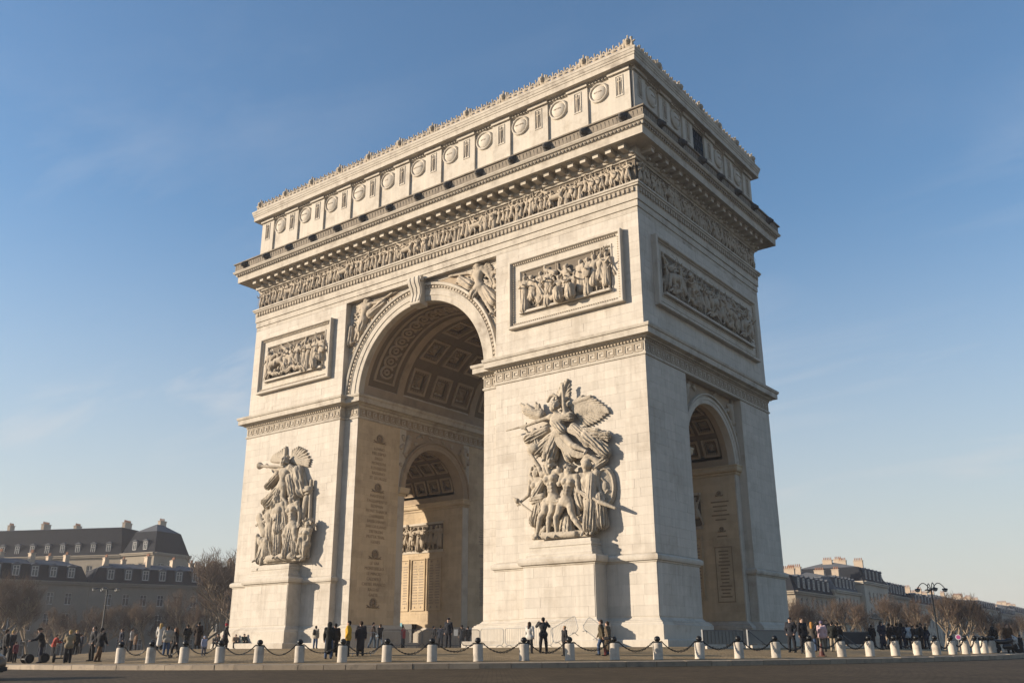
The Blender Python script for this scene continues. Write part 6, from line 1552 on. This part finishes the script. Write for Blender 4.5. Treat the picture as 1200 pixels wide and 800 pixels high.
def pmesh(ps, kind):
    k = (ps, kind)
    if k in PM: return PM[k]
    J = joints(ps); s = PH; up = nrm((J['shL']+J['shR'])/2-J['pel']); f = np.array((0, -1.0, 0)); hd = J['head']
    if kind == 'body':
        P = human(J, s, hair=False)
        P += [ell(hd+f*.050*s*1.0-up*.002*s+np.array((q*.019*s, 0, .008*s)), (.007*s, .006*s, .005*s), k=.004) for q in (-1, 1)]
        P += [ell(hd+np.array((q*.052*s, .008*s, -.004*s)), (.009*s, .014*s, .020*s), k=.006) for q in (-1, 1)]
        m = sdf_mesh(P, .022, .02); fingers(m, J); me = m.data('person', M['skin'], smooth='all')
    elif kind in ('jacket', 'coat'):
        nk = (J['shL']+J['shR'])/2; wv = J['shR']-J['shL']; ch = J['pel']+(nk-J['pel'])*.74
        P = [cap(J['pel']-wv*.13, J['pel']+wv*.13, .088*s, k=.06), cap(J['pel'], ch, .092*s, .092*s, k=.06), cap(ch-wv*.19, ch+wv*.19, .088*s, k=.07), cap(J['shL'], J['shR'], .046*s, k=.05), cap(nk, nk+up*.035*s, .046*s, .040*s, k=.03)]
        for a, b, c in (('shL', 'elL', 'haL'), ('shR', 'elR', 'haR')):
            P += [ell(J[a], (.054*s,)*3, k=.04), cap(J[a], J[b], .049*s, .041*s, k=.03, fold=(5, .004, 9)), cap(J[b], J[b]+(J[c]-J[b])*.93, .042*s, .033*s, k=.03)]
        if kind == 'coat':
            kn = (J['knL']+J['knR'])/2; P += [cap(J['pel'], kn-np.array((0, 0, .04*s)), .098*s, .118*s, k=.05, fold=(7, .008, 1.5))]
            if ps in ('walk',): P += [cap(J['hiL'], J['knL'], .075*s, .075*s, k=.05), cap(J['hiR'], J['knR'], .075*s, .075*s, k=.05)]
        else: P += [cap(J['hiL']+np.array((0, 0, .01*s)), J['hiR']+np.array((0, 0, .01*s)), .088*s, k=.03), cap(J['hiL']-np.array((0, 0, .02*s)), J['hiR']-np.array((0, 0, .02*s)), .084*s, k=.02)]
        me = sdf_mesh(P, .026, .03).data(kind, M['skin'], smooth='all')
    elif kind == 'trousers':
        P = [cap(J['hiL'], J['hiR'], .068*s, k=.05), cap(J['pel'], (J['hiL']+J['hiR'])/2, .072*s, k=.05)]
        for a, b, c in (('hiL', 'knL', 'anL'), ('hiR', 'knR', 'anR')):
            P += [cap(J[a], J[b], .066*s, .050*s, k=.03, fold=(5, .003, 7)), cap(J[b], J[c], .050*s, .040*s, k=.03, fold=(5, .003, 9))]
        me = sdf_mesh(P, .026, .03).data(kind, M['skin'], smooth='all')
    elif kind == 'shoe':
        P = []
        for q in 'LR':
            ft = J['ft'+q]; a = J['an'+q]-np.array((0, 0, .018*s)); P += [cap(a-ft*.025*s, a+ft*.10*s-np.array((0, 0, .004*s)), .028*s, .022*s, k=.02)]
        me = sdf_mesh(P, .020, .01).data('shoes', M['shoe'], smooth='all')
    elif kind == 'hair_short': me = sdf_mesh([ell(hd-f*.014*s+up*.020*s, (.059*s, .063*s, .064*s)), cap(hd-f*.03*s, hd-f*.03*s-up*.04*s, .042*s, .03*s, k=.02)], .02, .02).data('hair', M['skin'], smooth='all')
    elif kind == 'hair_long': me = sdf_mesh([ell(hd-f*.014*s+up*.018*s, (.062*s, .066*s, .066*s)), cap(hd-f*.035*s, hd-f*.055*s-up*.14*s, .050*s, .052*s, k=.03, fold=(7, .004, 2)), cap(hd+np.array((-.045*s, 0, 0)), hd+np.array((-.05*s, .01, -.11*s)), .022*s, .02*s), cap(hd+np.array((.045*s, 0, 0)), hd+np.array((.05*s, .01, -.11*s)), .022*s, .02*s)], .02, .02).data('hair', M['skin'], smooth='all')
    elif kind == 'hat': me = sdf_mesh([ell(hd+up*.040*s, (.066*s, .072*s, .052*s)), ell(hd+up*.034*s, (.10*s, .11*s, .013*s), k=.01)], .018, .01).data('hat', M['skin'], smooth='all')
    elif kind == 'cap': me = sdf_mesh([ell(hd+up*.034*s-f*.006*s, (.062*s, .068*s, .050*s)), ell(hd+up*.028*s+f*.07*s, (.045*s, .045*s, .010*s), k=.01)], .018, .01).data('cap', M['skin'], smooth='all')
    elif kind == 'beanie': me = sdf_mesh([ell(hd-f*.010*s+up*.028*s, (.065*s, .069*s, .066*s))], .02, .01).data('beanie', M['skin'], smooth='all')
    elif kind == 'hood': me = sdf_mesh([ell(hd-f*.018*s+up*.014*s, (.074*s, .074*s, .082*s)), cap(hd-f*.03*s-up*.03*s, hd-f*.03*s-up*.10*s, .065*s, .075*s, k=.03)], .022, .02).data('hood', M['skin'], smooth='all')
    elif kind == 'backpack': nk = (J['shL']+J['shR'])/2; c = (nk*.62+J['pel']*.38)-f*.15*s; me = sdf_mesh([cap(c-up*.07*s, c+up*.07*s, .075*s, .065*s, k=.02), ell(c-up*.05*s-f*.05*s, (.06*s, .04*s, .05*s), k=.01)], .025, .02).data('backpack', M['skin'], smooth='all')
    elif kind == 'bag': c = J['hiR']+np.array((.11*s, .02, 0)); me = sdf_mesh([cap(c+np.array((0, -.09, 0)), c+np.array((0, .09, 0)), .05*s, k=.02, sq=((1, 0, 0), 1.5)), cap(c+np.array((0, 0, .05)), J['shR']+np.array((-.02, -.06, .04*s)), .014), cap(c+np.array((0, 0, .05)), J['shR']+np.array((-.02, .06, .04*s)), .014)], .02, .01).data('shoulder_bag', M['skin'], smooth='all')
    PM[k] = me
    return me
BLACK = (.016, .016, .019); NAVY = (.02, .026, .045); DGREY = (.045, .045, .05); JEANS = (.05, .085, .16); BROWN = (.075, .048, .03); TAN = (.27, .21, .13)
HBLK = (.012, .010, .009); HBRN = (.05, .028, .015); HBLD = (.45, .30, .12)
def person(u, vf, vh, ps, coat, cc, tc, hair, hc, turn, label, group=None, extra=None, ec=BLACK, pos=None, H=None, z=None):
    if pos is None:
        p = on_ground(u, vf); dep = pj(p)[2]; h = (vf-vh)*dep/FPX
        if not (1.5 < h < 1.95) and H is None or dep > 200:
            dep = FPX*1.70/(vf-vh)*1.02; p = at_depth(u, dep, vf); p = np.array((p[0], p[1], gz(p[0], p[1]))); h = 1.70
        if H: h = H
    else: p = np.array(pos, float); h = H or 1.7
    d = CAM_LOC-p; rz = math.atan2(d[1], d[0])+math.pi/2+R_(turn)
    if z is not None: p = np.array((p[0], p[1], z))
    s = h/PH
    o = link('person', pmesh(ps, 'body'), None, p); o.rotation_euler = (0, 0, rz); o.scale = (s, s, s)
    tag(o, label, 'person', group)
    def child(nm, kind, c):
        q = link(nm, pmesh(ps, kind), o)
        if c is not None: q.material_slots[0].link = 'OBJECT'; q.material_slots[0].material = cloth(c)
        return q
    child(coat, coat, cc); child('trousers', 'trousers', tc); child('shoes', 'shoe', None)
    if hair: child({'hair_short': 'hair', 'hair_long': 'hair'}.get(hair, hair), hair, hc)
    if extra: child({'bag': 'shoulder_bag'}.get(extra, extra), extra, ec)
    return o
# left of the arch
person(3, 777, 740, 'stand', 'jacket', BLACK, BLACK, 'hair_short', HBRN, 100, 'person in black standing behind the black car by the kerb')
person(11, 775, 741, 'stand', 'jacket', DGREY, BLACK, 'hair_short', HBLD, 60, 'person in grey jacket standing between the black car and a bollard')
person(16, 776, 752, 'stand', 'jacket', (.20, .06, .07), BLACK, 'hair_short', HBRN, 50, 'child in a dusky pink jacket beside the black car', H=1.12)
person(46, 776.5, 738, 'lean', 'jacket', BLACK, NAVY, 'hat', HBLK, -85, 'person in black suit and black brimmed hat leaning on a two-wheeler')
person(61, 768, 743, 'lean', 'jacket', (.36, .05, .03), DGREY, 'hair_short', HBRN, 110, 'person in bright red jacket bending over behind the bollards')
person(78, 776.5, 740, 'lean', 'jacket', TAN, BLACK, 'hair_short', HBLD, 180, 'person in tan jacket riding a two-wheeler, seen from behind')
person(87, 767, 740, 'stand', 'jacket', BLACK, BLACK, 'hair_short', HBLD, 40, 'blond person in black beside the tan-jacketed rider')
person(92.5, 767, 743, 'pocket', 'jacket', NAVY, BLACK, 'hair_short', HBRN, 120, 'person in navy jacket standing behind the blond person in black')
person(106, 774, 736.5, 'pocket', 'jacket', DGREY, BLACK, 'hair_short', HBRN, -70, 'person in charcoal jacket chatting with a person in brown trousers')
person(114.5, 775, 737.5, 'walk', 'jacket', BLACK, (.12, .06, .025), 'hair_short', HBLK, 130, 'person in black jacket and rust brown trousers')
person(140, 765, 740, 'stand', 'jacket', NAVY, BLACK, 'hair_short', HBRN, -60, 'person in dark navy jacket standing alone behind a bollard')
person(152, 765, 740, 'stand', 'jacket', (.30, .30, .31), BLACK, 'hair_short', HBLK, 80, 'person in dark cap of hair and grey top beside a tan jacket')
person(157, 765, 743, 'pocket', 'jacket', (.19, .12, .075), DGREY, 'hair_short', HBRN, 100, 'person in light brown jacket by the chain')
person(185.5, 767, 737, 'stand', 'coat', (.62, .59, .54), BLACK, 'hair_long', HBLD, 160, 'blonde person in white coat and black tights')
person(194, 767, 736, 'stand', 'jacket', (.38, .34, .28), JEANS, 'hair_short', HBRN, 180, 'person in light grey jacket and jeans next to the white coat')
person(204, 770, 737, 'walk', 'jacket', BLACK, BLACK, 'hair_long', (.16, .08, .04), -100, 'person in black with long chestnut hair behind a bollard')
person(217, 767, 740, 'pocket', 'jacket', (.014, .014, .015), (.02, .022, .026), 'hair_short', HBLK, 190, 'person all in black with hands in pockets, back turned')
person(230, 768, 738, 'stand', 'coat', (.035, .022, .017), (.03, .022, .018), 'hair_short', HBLK, 170, 'person in dark brown knee-length coat, back turned, near strollers')
person(238, 768, 752, 'stand', 'jacket', (.42, .42, .52), (.10, .10, .13), 'beanie', (.5, .5, .58), 30, 'small child in pale lilac jacket and hat', H=1.0)
person(262, 767.5, 739, 'walk', 'coat', BLACK, BLACK, 'beanie', (.42, .03, .05), 95, 'person in red hat and black coat striding toward the arch', extra='bag', ec=(.45, .10, .14))
zb = .44
pa = on_y(275, 753, -12.0)
person(0, 0, 0, 'sit', 'jacket', BLACK, BLACK, 'hair_short', HBRN, -35, 'person in black seated on the arch base beside its outer corner', pos=(-22.9, -11.95, 0), H=1.7, z=.44-.40)
person(0, 0, 0, 'sit', 'jacket', (.03, .05, .045), (.02, .03, .03), 'hair_short', HBLK, 20, 'person in dark green slumped on the arch base below the trumpeter group', pos=(-17.2, -13.4, 0), H=1.6, z=.44-.40)
person(0, 0, 0, 'sit', 'jacket', (.30, .22, .15), (.06, .05, .04), 'hair_short', HBRN, 0, 'person in beige seated on the arch base below the trumpeter group', pos=(-18.35, -13.4, 0), H=1.55, z=.44-.40)
person(369, 762, 737, 'stand', 'jacket', (.40, .36, .29), JEANS, 'hair_short', HBLK, 150, 'person in pale jacket and jeans wearing a black backpack', extra='backpack', ec=BLACK)
person(384.5, 771.5, 732, 'stand', 'coat', (.012, .013, .012), JEANS, 'hood', (.012, .013, .012), 170, 'person in hooded long black coat and jeans by a bollard')
person(391.5, 769, 733, 'stand', 'coat', BLACK, BLACK, 'hair_short', HBLK, 190, 'person in long black coat beside the hooded person')
person(407, 769, 730, 'pocket', 'jacket', (.62, .36, .03), BLACK, 'hair_short', HBLK, -100, 'person in bright yellow jacket and black trousers at the barrier')
person(422, 768, 730.5, 'stand', 'coat', (.035, .03, .032), DGREY, 'hair_short', HBRN, 175, 'person in long charcoal coat facing the arch at the barrier')
person(436, 763, 734, 'walk', 'jacket', (.05, .035, .03), (.06, .09, .13), 'hair_short', HBLK, 90, 'person in brown jacket and faded jeans walking past the barrier')
person(445, 762, 735, 'walk', 'jacket', (.03, .03, .035), (.07, .10, .14), 'hair_short', HBRN, -150, 'person in dark jacket with pale blue bag near the barrier', extra='bag', ec=(.25, .32, .38))
person(472, 760, 736, 'stand', 'jacket', (.45, .04, .05), BLACK, 'hair_short', HBLK, 60, 'person in red jacket beside the dark doorway under the arch')
person(525, 764, 731, 'stand', 'jacket', (.012, .014, .022), (.012, .014, .022), 'cap', (.012, .014, .022), -30, 'guard in dark uniform and cap behind the great arch barriers')
for i, (u, vh) in enumerate(((508, 738), (516, 738), (541, 735.5), (548, 738), (555, 737))):
    q = at_depth(u, 72+i*.9)
    person(u, 0, 0, ['stand', 'pocket'][i % 2], 'jacket', [BLACK, NAVY, DGREY, BLACK, NAVY][i], BLACK, 'hair_short', HBLK, 120+i*30, 'person in dark clothes in the crowd shaded under the great arch', 'people under the great arch', pos=(q[0], q[1], gz(q[0], q[1])), H=1.62+.04*(i % 3))
person(621, 765, 731, 'stand', 'jacket', (.60, .57, .52), BLACK, 'hair_long', HBRN, 150, 'long-haired person in white top and black trousers before the warrior group')
person(637, 764.5, 726, 'photo', 'jacket', (.03, .03, .033), BLACK, 'hair_short', HBLK, 185, 'person in black with both arms raised to take a photograph')
person(662, 768, 741, 'stand', 'jacket', BLACK, BLACK, 'hair_short', (.40, .24, .10), -60, 'sandy-haired child in black behind a bollard', H=1.38)
person(706, 767, 728, 'walk', 'jacket', (.085, .065, .035), JEANS, 'hair_short', HBRN, -100, 'person in olive brown jacket and jeans walking in the pedestal shadow')
person(713.5, 768, 730, 'walk', 'coat', (.13, .095, .06), (.25, .06, .05), 'hair_short', HBRN, -110, 'person in tan coat carrying a black shoulder bag', extra='bag')
for i, (u, t) in enumerate(((832, 100), (838, 150), (845, 60))):
    q = at_depth(u, 78+i*.7)
    person(u, 0, 0, 'stand', 'jacket', BLACK, BLACK, 'hair_short', HBLK, t, 'person in dark clothes in the shaded side passage', 'people in the side passage', pos=(q[0], q[1], gz(q[0], q[1])), H=1.66+.05*(i % 2))
# right of the arch
person(929, 764, 726, 'pocket', 'jacket', (.014, .016, .024), (.014, .016, .022), 'cap', (.014, .016, .024), -20, 'police officer in dark uniform and cap standing by the metal hoarding')
person(943, 765.5, 726.5, 'stand', 'jacket', (.015, .016, .022), (.016, .017, .022), 'hair_short', HBRN, 40, 'bareheaded police officer in dark uniform behind a bollard')
person(954, 763, 731, 'stand', 'jacket', (.07, .06, .05), JEANS, 'hair_long', (.42, .20, .05), 170, 'person with long ginger hair beside the police officer')
person(961, 762, 731, 'stand', 'jacket', BLACK, BLACK, 'hair_short', HBLK, 150, 'person in black half hidden by the pink jacket')
person(965.5, 763, 730, 'stand', 'jacket', (.62, .44, .46), (.16, .14, .11), 'beanie', (.16, .13, .20), 185, 'person in pale pink jacket and purple hat')
person(971.5, 762, 732, 'pocket', 'jacket', DGREY, BLACK, 'hair_short', HBRN, -10, 'person in charcoal jacket facing out next to the pink jacket')
person(978, 763, 730, 'stand', 'jacket', (.016, .018, .016), (.34, .28, .20), 'hair_short', HBLK, 175, 'person in black jacket and beige trousers')
person(984, 762, 731, 'stand', 'jacket', BLACK, BLACK, 'hair_short', HBLK, 190, 'person in black next to the beige trousers')
CR = [(1024, 759, 734, 'coat', 1.6), (1036, 760, 730, 'coat', 1.75), (1045, 760, 732, 'jacket', 1.7), (1049, 759.5, 734, 'jacket', 1.65), (1054, 760, 732, 'jacket', 1.7), (1059, 759.5, 732, 'jacket', 1.72), (1073, 760, 734, 'coat', 1.65), (1079, 759.5, 733, 'jacket', 1.7), (1082, 760, 732, 'jacket', 1.75), (1087, 759, 734, 'jacket', 1.65)]
for i, (u, vf, vh, ct, h) in enumerate(CR):
    person(u, vf, vh, ['stand', 'pocket', 'walk', 'stand'][i % 4], ct, [BLACK, NAVY, BLACK, DGREY][i % 4], [BLACK, NAVY][i % 2], ['hair_short', 'hood', 'hair_short', 'beanie'][i % 4], HBLK, [180, 40, 120, -80, 200][i % 5], 'person in dark winter clothes in the crowd behind the bollards right of the pink jacket', 'dark crowd behind the bollards')
person(1066, 759.5, 733, 'stand', 'jacket', (.50, .54, .58), BLACK, 'hair_short', HBLK, 170, 'person in white jacket among the dark crowd')
person(1167, 762, 734, 'pocket', 'coat', (.010, .010, .012), BLACK, 'hood', (.010, .010, .012), 160, 'person in bulky hooded black cloak behind a lone bollard')
person(1185, 765, 733, 'stand', 'coat', (.10, .055, .03), DGREY, 'hair_short', (.10, .03, .02), 20, 'person in long brown coat beside the motorcycle')
person(1198, 763, 741, 'stand', 'jacket', BLACK, BLACK, 'hair_short', HBLK, 60, 'person in black beyond the motorcycle')
# ------------------------------------------------------------------ two-wheelers, barriers, hoarding, cone, signs
def segway(u, v, turn, label):
    p = on_ground(u, v); d = CAM_LOC-p
    o = empty('two_wheeled_scooter', p, math.atan2(d[1], d[0])+math.pi/2+R_(turn)); tag(o, label, 'scooter', 'two-wheeled scooters')
    MB().box(-.25, .25, -.22, .22, .20, .27).build('deck', M['blackplastic'], o)
    for s in (-1, 1):
        w = MB().lathe([(.14, -.05), (.23, -.06), (.25, -.03), (.25, .03), (.23, .06), (.14, .05)], 18, c=(s*.32, 0, .25), axis='x').build('wheel', M['tyre'], o, smooth=True)
        MB().lathe([(.01, .05), (.14, .055), (.145, 0)], 12, c=(s*.32, 0, .25), axis='x', caps=False).build('rim', M['blackplastic'], w, smooth=True)
    MB().tube([(0, -.15, .25), (0, -.25, .7), (0, -.32, 1.12)], .03, 8).build('steering_post', M['blackplastic'], o)
    MB().tube([(-.28, -.26, 1.12), (-.15, -.32, 1.15), (.15, -.32, 1.15), (.28, -.26, 1.12)], .025, 8).build('handlebar', M['blackplastic'], o)
segway(31, 777, -70, 'riderless two-wheeled scooter standing at the kerb by the black car')
segway(51, 776, -85, 'two-wheeled scooter under the person in the brimmed hat')
segway(70, 776, 175, 'two-wheeled scooter ridden by the person in tan')
def motorbike(p, rz, label):
    o = empty('motorcycle', p, rz); tag(o, label, 'motorcycle')
    for x in (-.68, .72):
        w = MB().lathe([(.20, -.05), (.29, -.06), (.32, -.03), (.32, .03), (.29, .06), (.20, .05)], 20, c=(x, 0, .32), axis='y').build('wheel', M['tyre'], o, smooth=True)
        MB().lathe([(.02, .05), (.05, .06), (.05, -.06), (.02, -.05)], 10, c=(x, 0, .32), axis='y').build('hub', M['rim'], w)
    sdf_mesh([cap((-.5, 0, .72), (.1, 0, .74), .13, .16), ell((.25, 0, .82), (.26, .15, .15)), cap((-.1, 0, .42), (.2, 0, .45), .17, .16), cap((-.75, 0, .80), (-.45, 0, .76), .08, .12)], .04, .05).build('body', paint('bike_paint', (.014, .014, .016)), o, smooth='all')
    sdf_mesh([ell((.58, 0, .88), (.15, .17, .16)), cap((.55, 0, .98), (.45, 0, 1.12), .10, .04)], .035, .03).build('fairing', paint('bike_white', (.55, .55, .56)), o, smooth='all')
    MB().tube([(.72, .10, .32), (.52, .10, .95)], .025, 6).build('fork', M['rim'], o); MB().tube([(.72, -.10, .32), (.52, -.10, .95)], .025, 6).build('fork', M['rim'], o)
    MB().tube([(.38, -.36, .98), (.48, -.12, 1.02), (.48, .12, 1.02), (.38, .36, .98)], .018, 6).build('handlebar', M['blackplastic'], o)
p = on_ground(1181, 765); d = CAM_LOC-p
motorbike(p, math.atan2(d[1], d[0])+math.pi/2+R_(20), 'black and white motorcycle parked beside the last bollards')
M['galv'] = mat('galvanised_steel', (.50, .49, .46), .5, metal=.35, var=.1, scale=6)
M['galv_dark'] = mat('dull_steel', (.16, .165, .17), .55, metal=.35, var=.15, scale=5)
def barrier(p, q, label, m='galv', tilt=None, h=1.08, n=15, group='crowd barriers before the arch'):
    L = float(np.hypot(q[0]-p[0], q[1]-p[1])); o = empty('crowd_barrier', p, math.atan2(q[1]-p[1], q[0]-p[0])); tag(o, label, 'barrier', group)
    r = .14; c = [(r, 0, .14), (0, 0, .14+r), (0, 0, h-r), (r*.3, 0, h-r*.3), (r, 0, h), (L-r, 0, h), (L-r*.3, 0, h-r*.3), (L, 0, h-r), (L, 0, .14+r), (L-r, 0, .14), (r, 0, .14)]
    MB().tube(c, .022, 6).build('frame', M[m], o)
    for k in range(n):
        x = (k+1)*L/(n+1); MB().tube([(x, 0, .15), (x, 0, h-.01)], .009, 4).build('bar', M[m], o)
    for x in (.3, L-.3): MB().tube([(x, -.32, .02), (x, -.28, .05), (x, 0, .14), (x, .28, .05), (x, .32, .02)], .018, 5).build('foot', M[m], o)
    if tilt: o.rotation_euler = tilt
    return o
def gp_(u, v): return on_ground(u, v)
def dpt(u, dep): q = at_depth(u, dep); return np.array((q[0], q[1], gz(q[0], q[1])))
barrier(gp_(406, 768.5), gp_(441, 767.5), 'bright steel barrier in front of the person in the charcoal coat', h=1.15)
for i, (a, b) in enumerate(((448, 470), (471, 494), (495, 517), (518, 540), (541, 562))):
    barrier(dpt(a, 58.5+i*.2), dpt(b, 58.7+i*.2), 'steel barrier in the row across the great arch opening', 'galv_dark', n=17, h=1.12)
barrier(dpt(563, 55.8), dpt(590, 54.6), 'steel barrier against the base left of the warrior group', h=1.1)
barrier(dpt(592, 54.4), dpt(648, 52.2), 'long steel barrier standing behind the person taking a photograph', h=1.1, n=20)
A = dpt(650, 53.6); B_ = dpt(682, 52.6)
barrier(A+np.array((0, 0, .05)), B_, 'tipped steel barrier leaning up against the arch base', tilt=(R_(-14), R_(-24), math.atan2(B_[1]-A[1], B_[0]-A[0])), h=1.1)
A = dpt(681, 53.0); B_ = dpt(706, 52.3)
barrier(A+np.array((0, 0, 1.0)), B_, 'fallen steel barrier sloping down to the tan-coated walker', tilt=(R_(-10), R_(34), math.atan2(B_[1]-A[1], B_[0]-A[0])), h=.9)
# sheet-metal hoarding at the side passage
M['sheet'] = mat('grey_sheet_metal', (.22, .225, .21), .55, metal=.15, var=.12, scale=2)
def hoarding(p, q, label, h, ribs, m):
    L = float(np.hypot(q[0]-p[0], q[1]-p[1])); o = empty('hoarding_panel', p, math.atan2(q[1]-p[1], q[0]-p[0])); tag(o, label, 'hoarding', 'sheet metal hoarding panels')
    MB().box(0, L, -.01, .01, .25, h).build('sheet', M[m], o)
    for k in range(ribs): MB().box((k+.3)*L/ribs, (k+.55)*L/ribs, -.045, -.011, .28, h-.03).build('rib', M[m], o)
    MB().box(-.03, .03, -.05, .05, 0, h+.05).build('post', M['galv_dark'], o); MB().box(L-.03, L+.03, -.05, .05, 0, h+.05).build('post', M['galv_dark'], o)
    MB().box(0, L, -.03, .03, h-.02, h+.04).build('rail', M['galv_dark'], o)
    MB().box(.05, L-.05, -.25, .25, 0, .16).build('concrete_foot', M['bollard'], o)
    if not ribs: MB().tube([(.05, -.03, h), (1.1, -.6, .1)], .03, 6).build('brace', M['galv_dark'], o)
hoarding(dpt(824, 52.5), dpt(871, 54.5), 'ribbed grey sheet metal panel closing the side passage', 1.02, 11, 'sheet')
hoarding(dpt(877, 54.8), dpt(926, 57.5), 'flat grey sheet metal panel with a diagonal brace beside the police officer', 1.02, 0, 'sheet')
M['shade_sheet'] = mat('shade_painted_sheet_metal', (.025, .03, .04), .6)  # sheet metal of the same fence, its shade put into the base colour
hoarding(dpt(984, 58), dpt(1019, 60), 'sheet metal panel in painted shade behind the beige trousers', 1.0, 0, 'shade_sheet')
# traffic cone
p = on_ground(963.5, 768.5); M['cone'] = mat('faded_cone_plastic', (.10, .026, .018), .6, var=.2, scale=8)
o = empty('traffic_cone', p); tag(o, 'faded dark red traffic cone between two bollards', 'cone')
MB().box(-.19, .19, -.19, .19, 0, .04).build('foot', M['cone'], o); MB().lathe([(.155, .04), (.03, .62), (.02, .64)], 16).build('shell', M['cone'], o, smooth=True)
M['cone_band'] = mat('dirty_white_band', (.15, .09, .07), .6)
MB().lathe([(.117, .24), (.085, .39)], 16, caps=False).build('band', M['cone_band'], o, smooth=True)
# doorway and blue notice on the passage wall
yw = AY-THK-.004
a = on_y(476.5, 731, yw); b = on_y(487.5, 750, yw)
dr = MB().box(a[0], b[0], yw-.68, yw+.02, 0.0, a[2]); dro = dr.build('doorway', M['void'], arch)
M['blue'] = mat('notice_blue', (.04, .26, .34), .5)
c = on_y(474.2, 733, yw-.1)
n_ = empty('notice_board', (c[0], yw-.75, 0)); tag(n_, 'small blue notice board on a post beside the dark doorway', 'sign')
MB().box(-.28, .28, -.03, .0, c[2]-.28, c[2]+.28).build('board', M['blue'], n_); MB().box(-.03, .03, 0, .04, 0, c[2]).build('post', M['galv_dark'], n_)
# white card on a post among the arch barriers and a round pink sign
q = dpt(534, 57.9); o = empty('notice_card', q); tag(o, 'white notice card on a thin post at the arch barriers', 'sign')
MB().box(-.02, .02, -.02, .02, 0, 1.2).build('post', M['galv_dark'], o)
bd = MB().box(-.13, .13, -.035, -.021, .72, 1.12).build('board', mat('white_card', (.7, .68, .62), .7), o); o.rotation_euler = (0, 0, .6)
q = dpt(1124.5, 56); o = empty('round_sign', q, .35); tag(o, 'small round pink sign with white rim on a post among the bollards', 'sign')
MB().tube([(0, 0, 0), (0, 0, .75)], .025, 6).build('post', M['galv_dark'], o)
MB().lathe([(.17, 0), (.17, .02)], 20, c=(0, -.02, .92), axis='y').build('rim', mat('sign_white', (.7, .7, .72), .5), o)
MB().lathe([(.12, .021), (.12, .028)], 20, c=(0, -.02, .92), axis='y').build('disc', mat('sign_pink', (.55, .10, .28), .5), o)
# ------------------------------------------------------------------ winter haze
hm = bpy.data.materials.new('haze_air'); hm.use_nodes = True
hn = hm.node_tree; hn.nodes.clear()
ho = hn.nodes.new('ShaderNodeOutputMaterial'); hv = hn.nodes.new('ShaderNodeVolumePrincipled')
hv.inputs['Color'].default_value = (.95, .95, 1.0, 1); hv.inputs['Density'].default_value = .00026; hv.inputs['Anisotropy'].default_value = .2
hn.links.new(hv.outputs[0], ho.inputs['Volume'])
hz = MB().box(-905, 905, -905, 905, -4.6, 50.0).build('haze', hm); hz['kind'] = 'stuff'
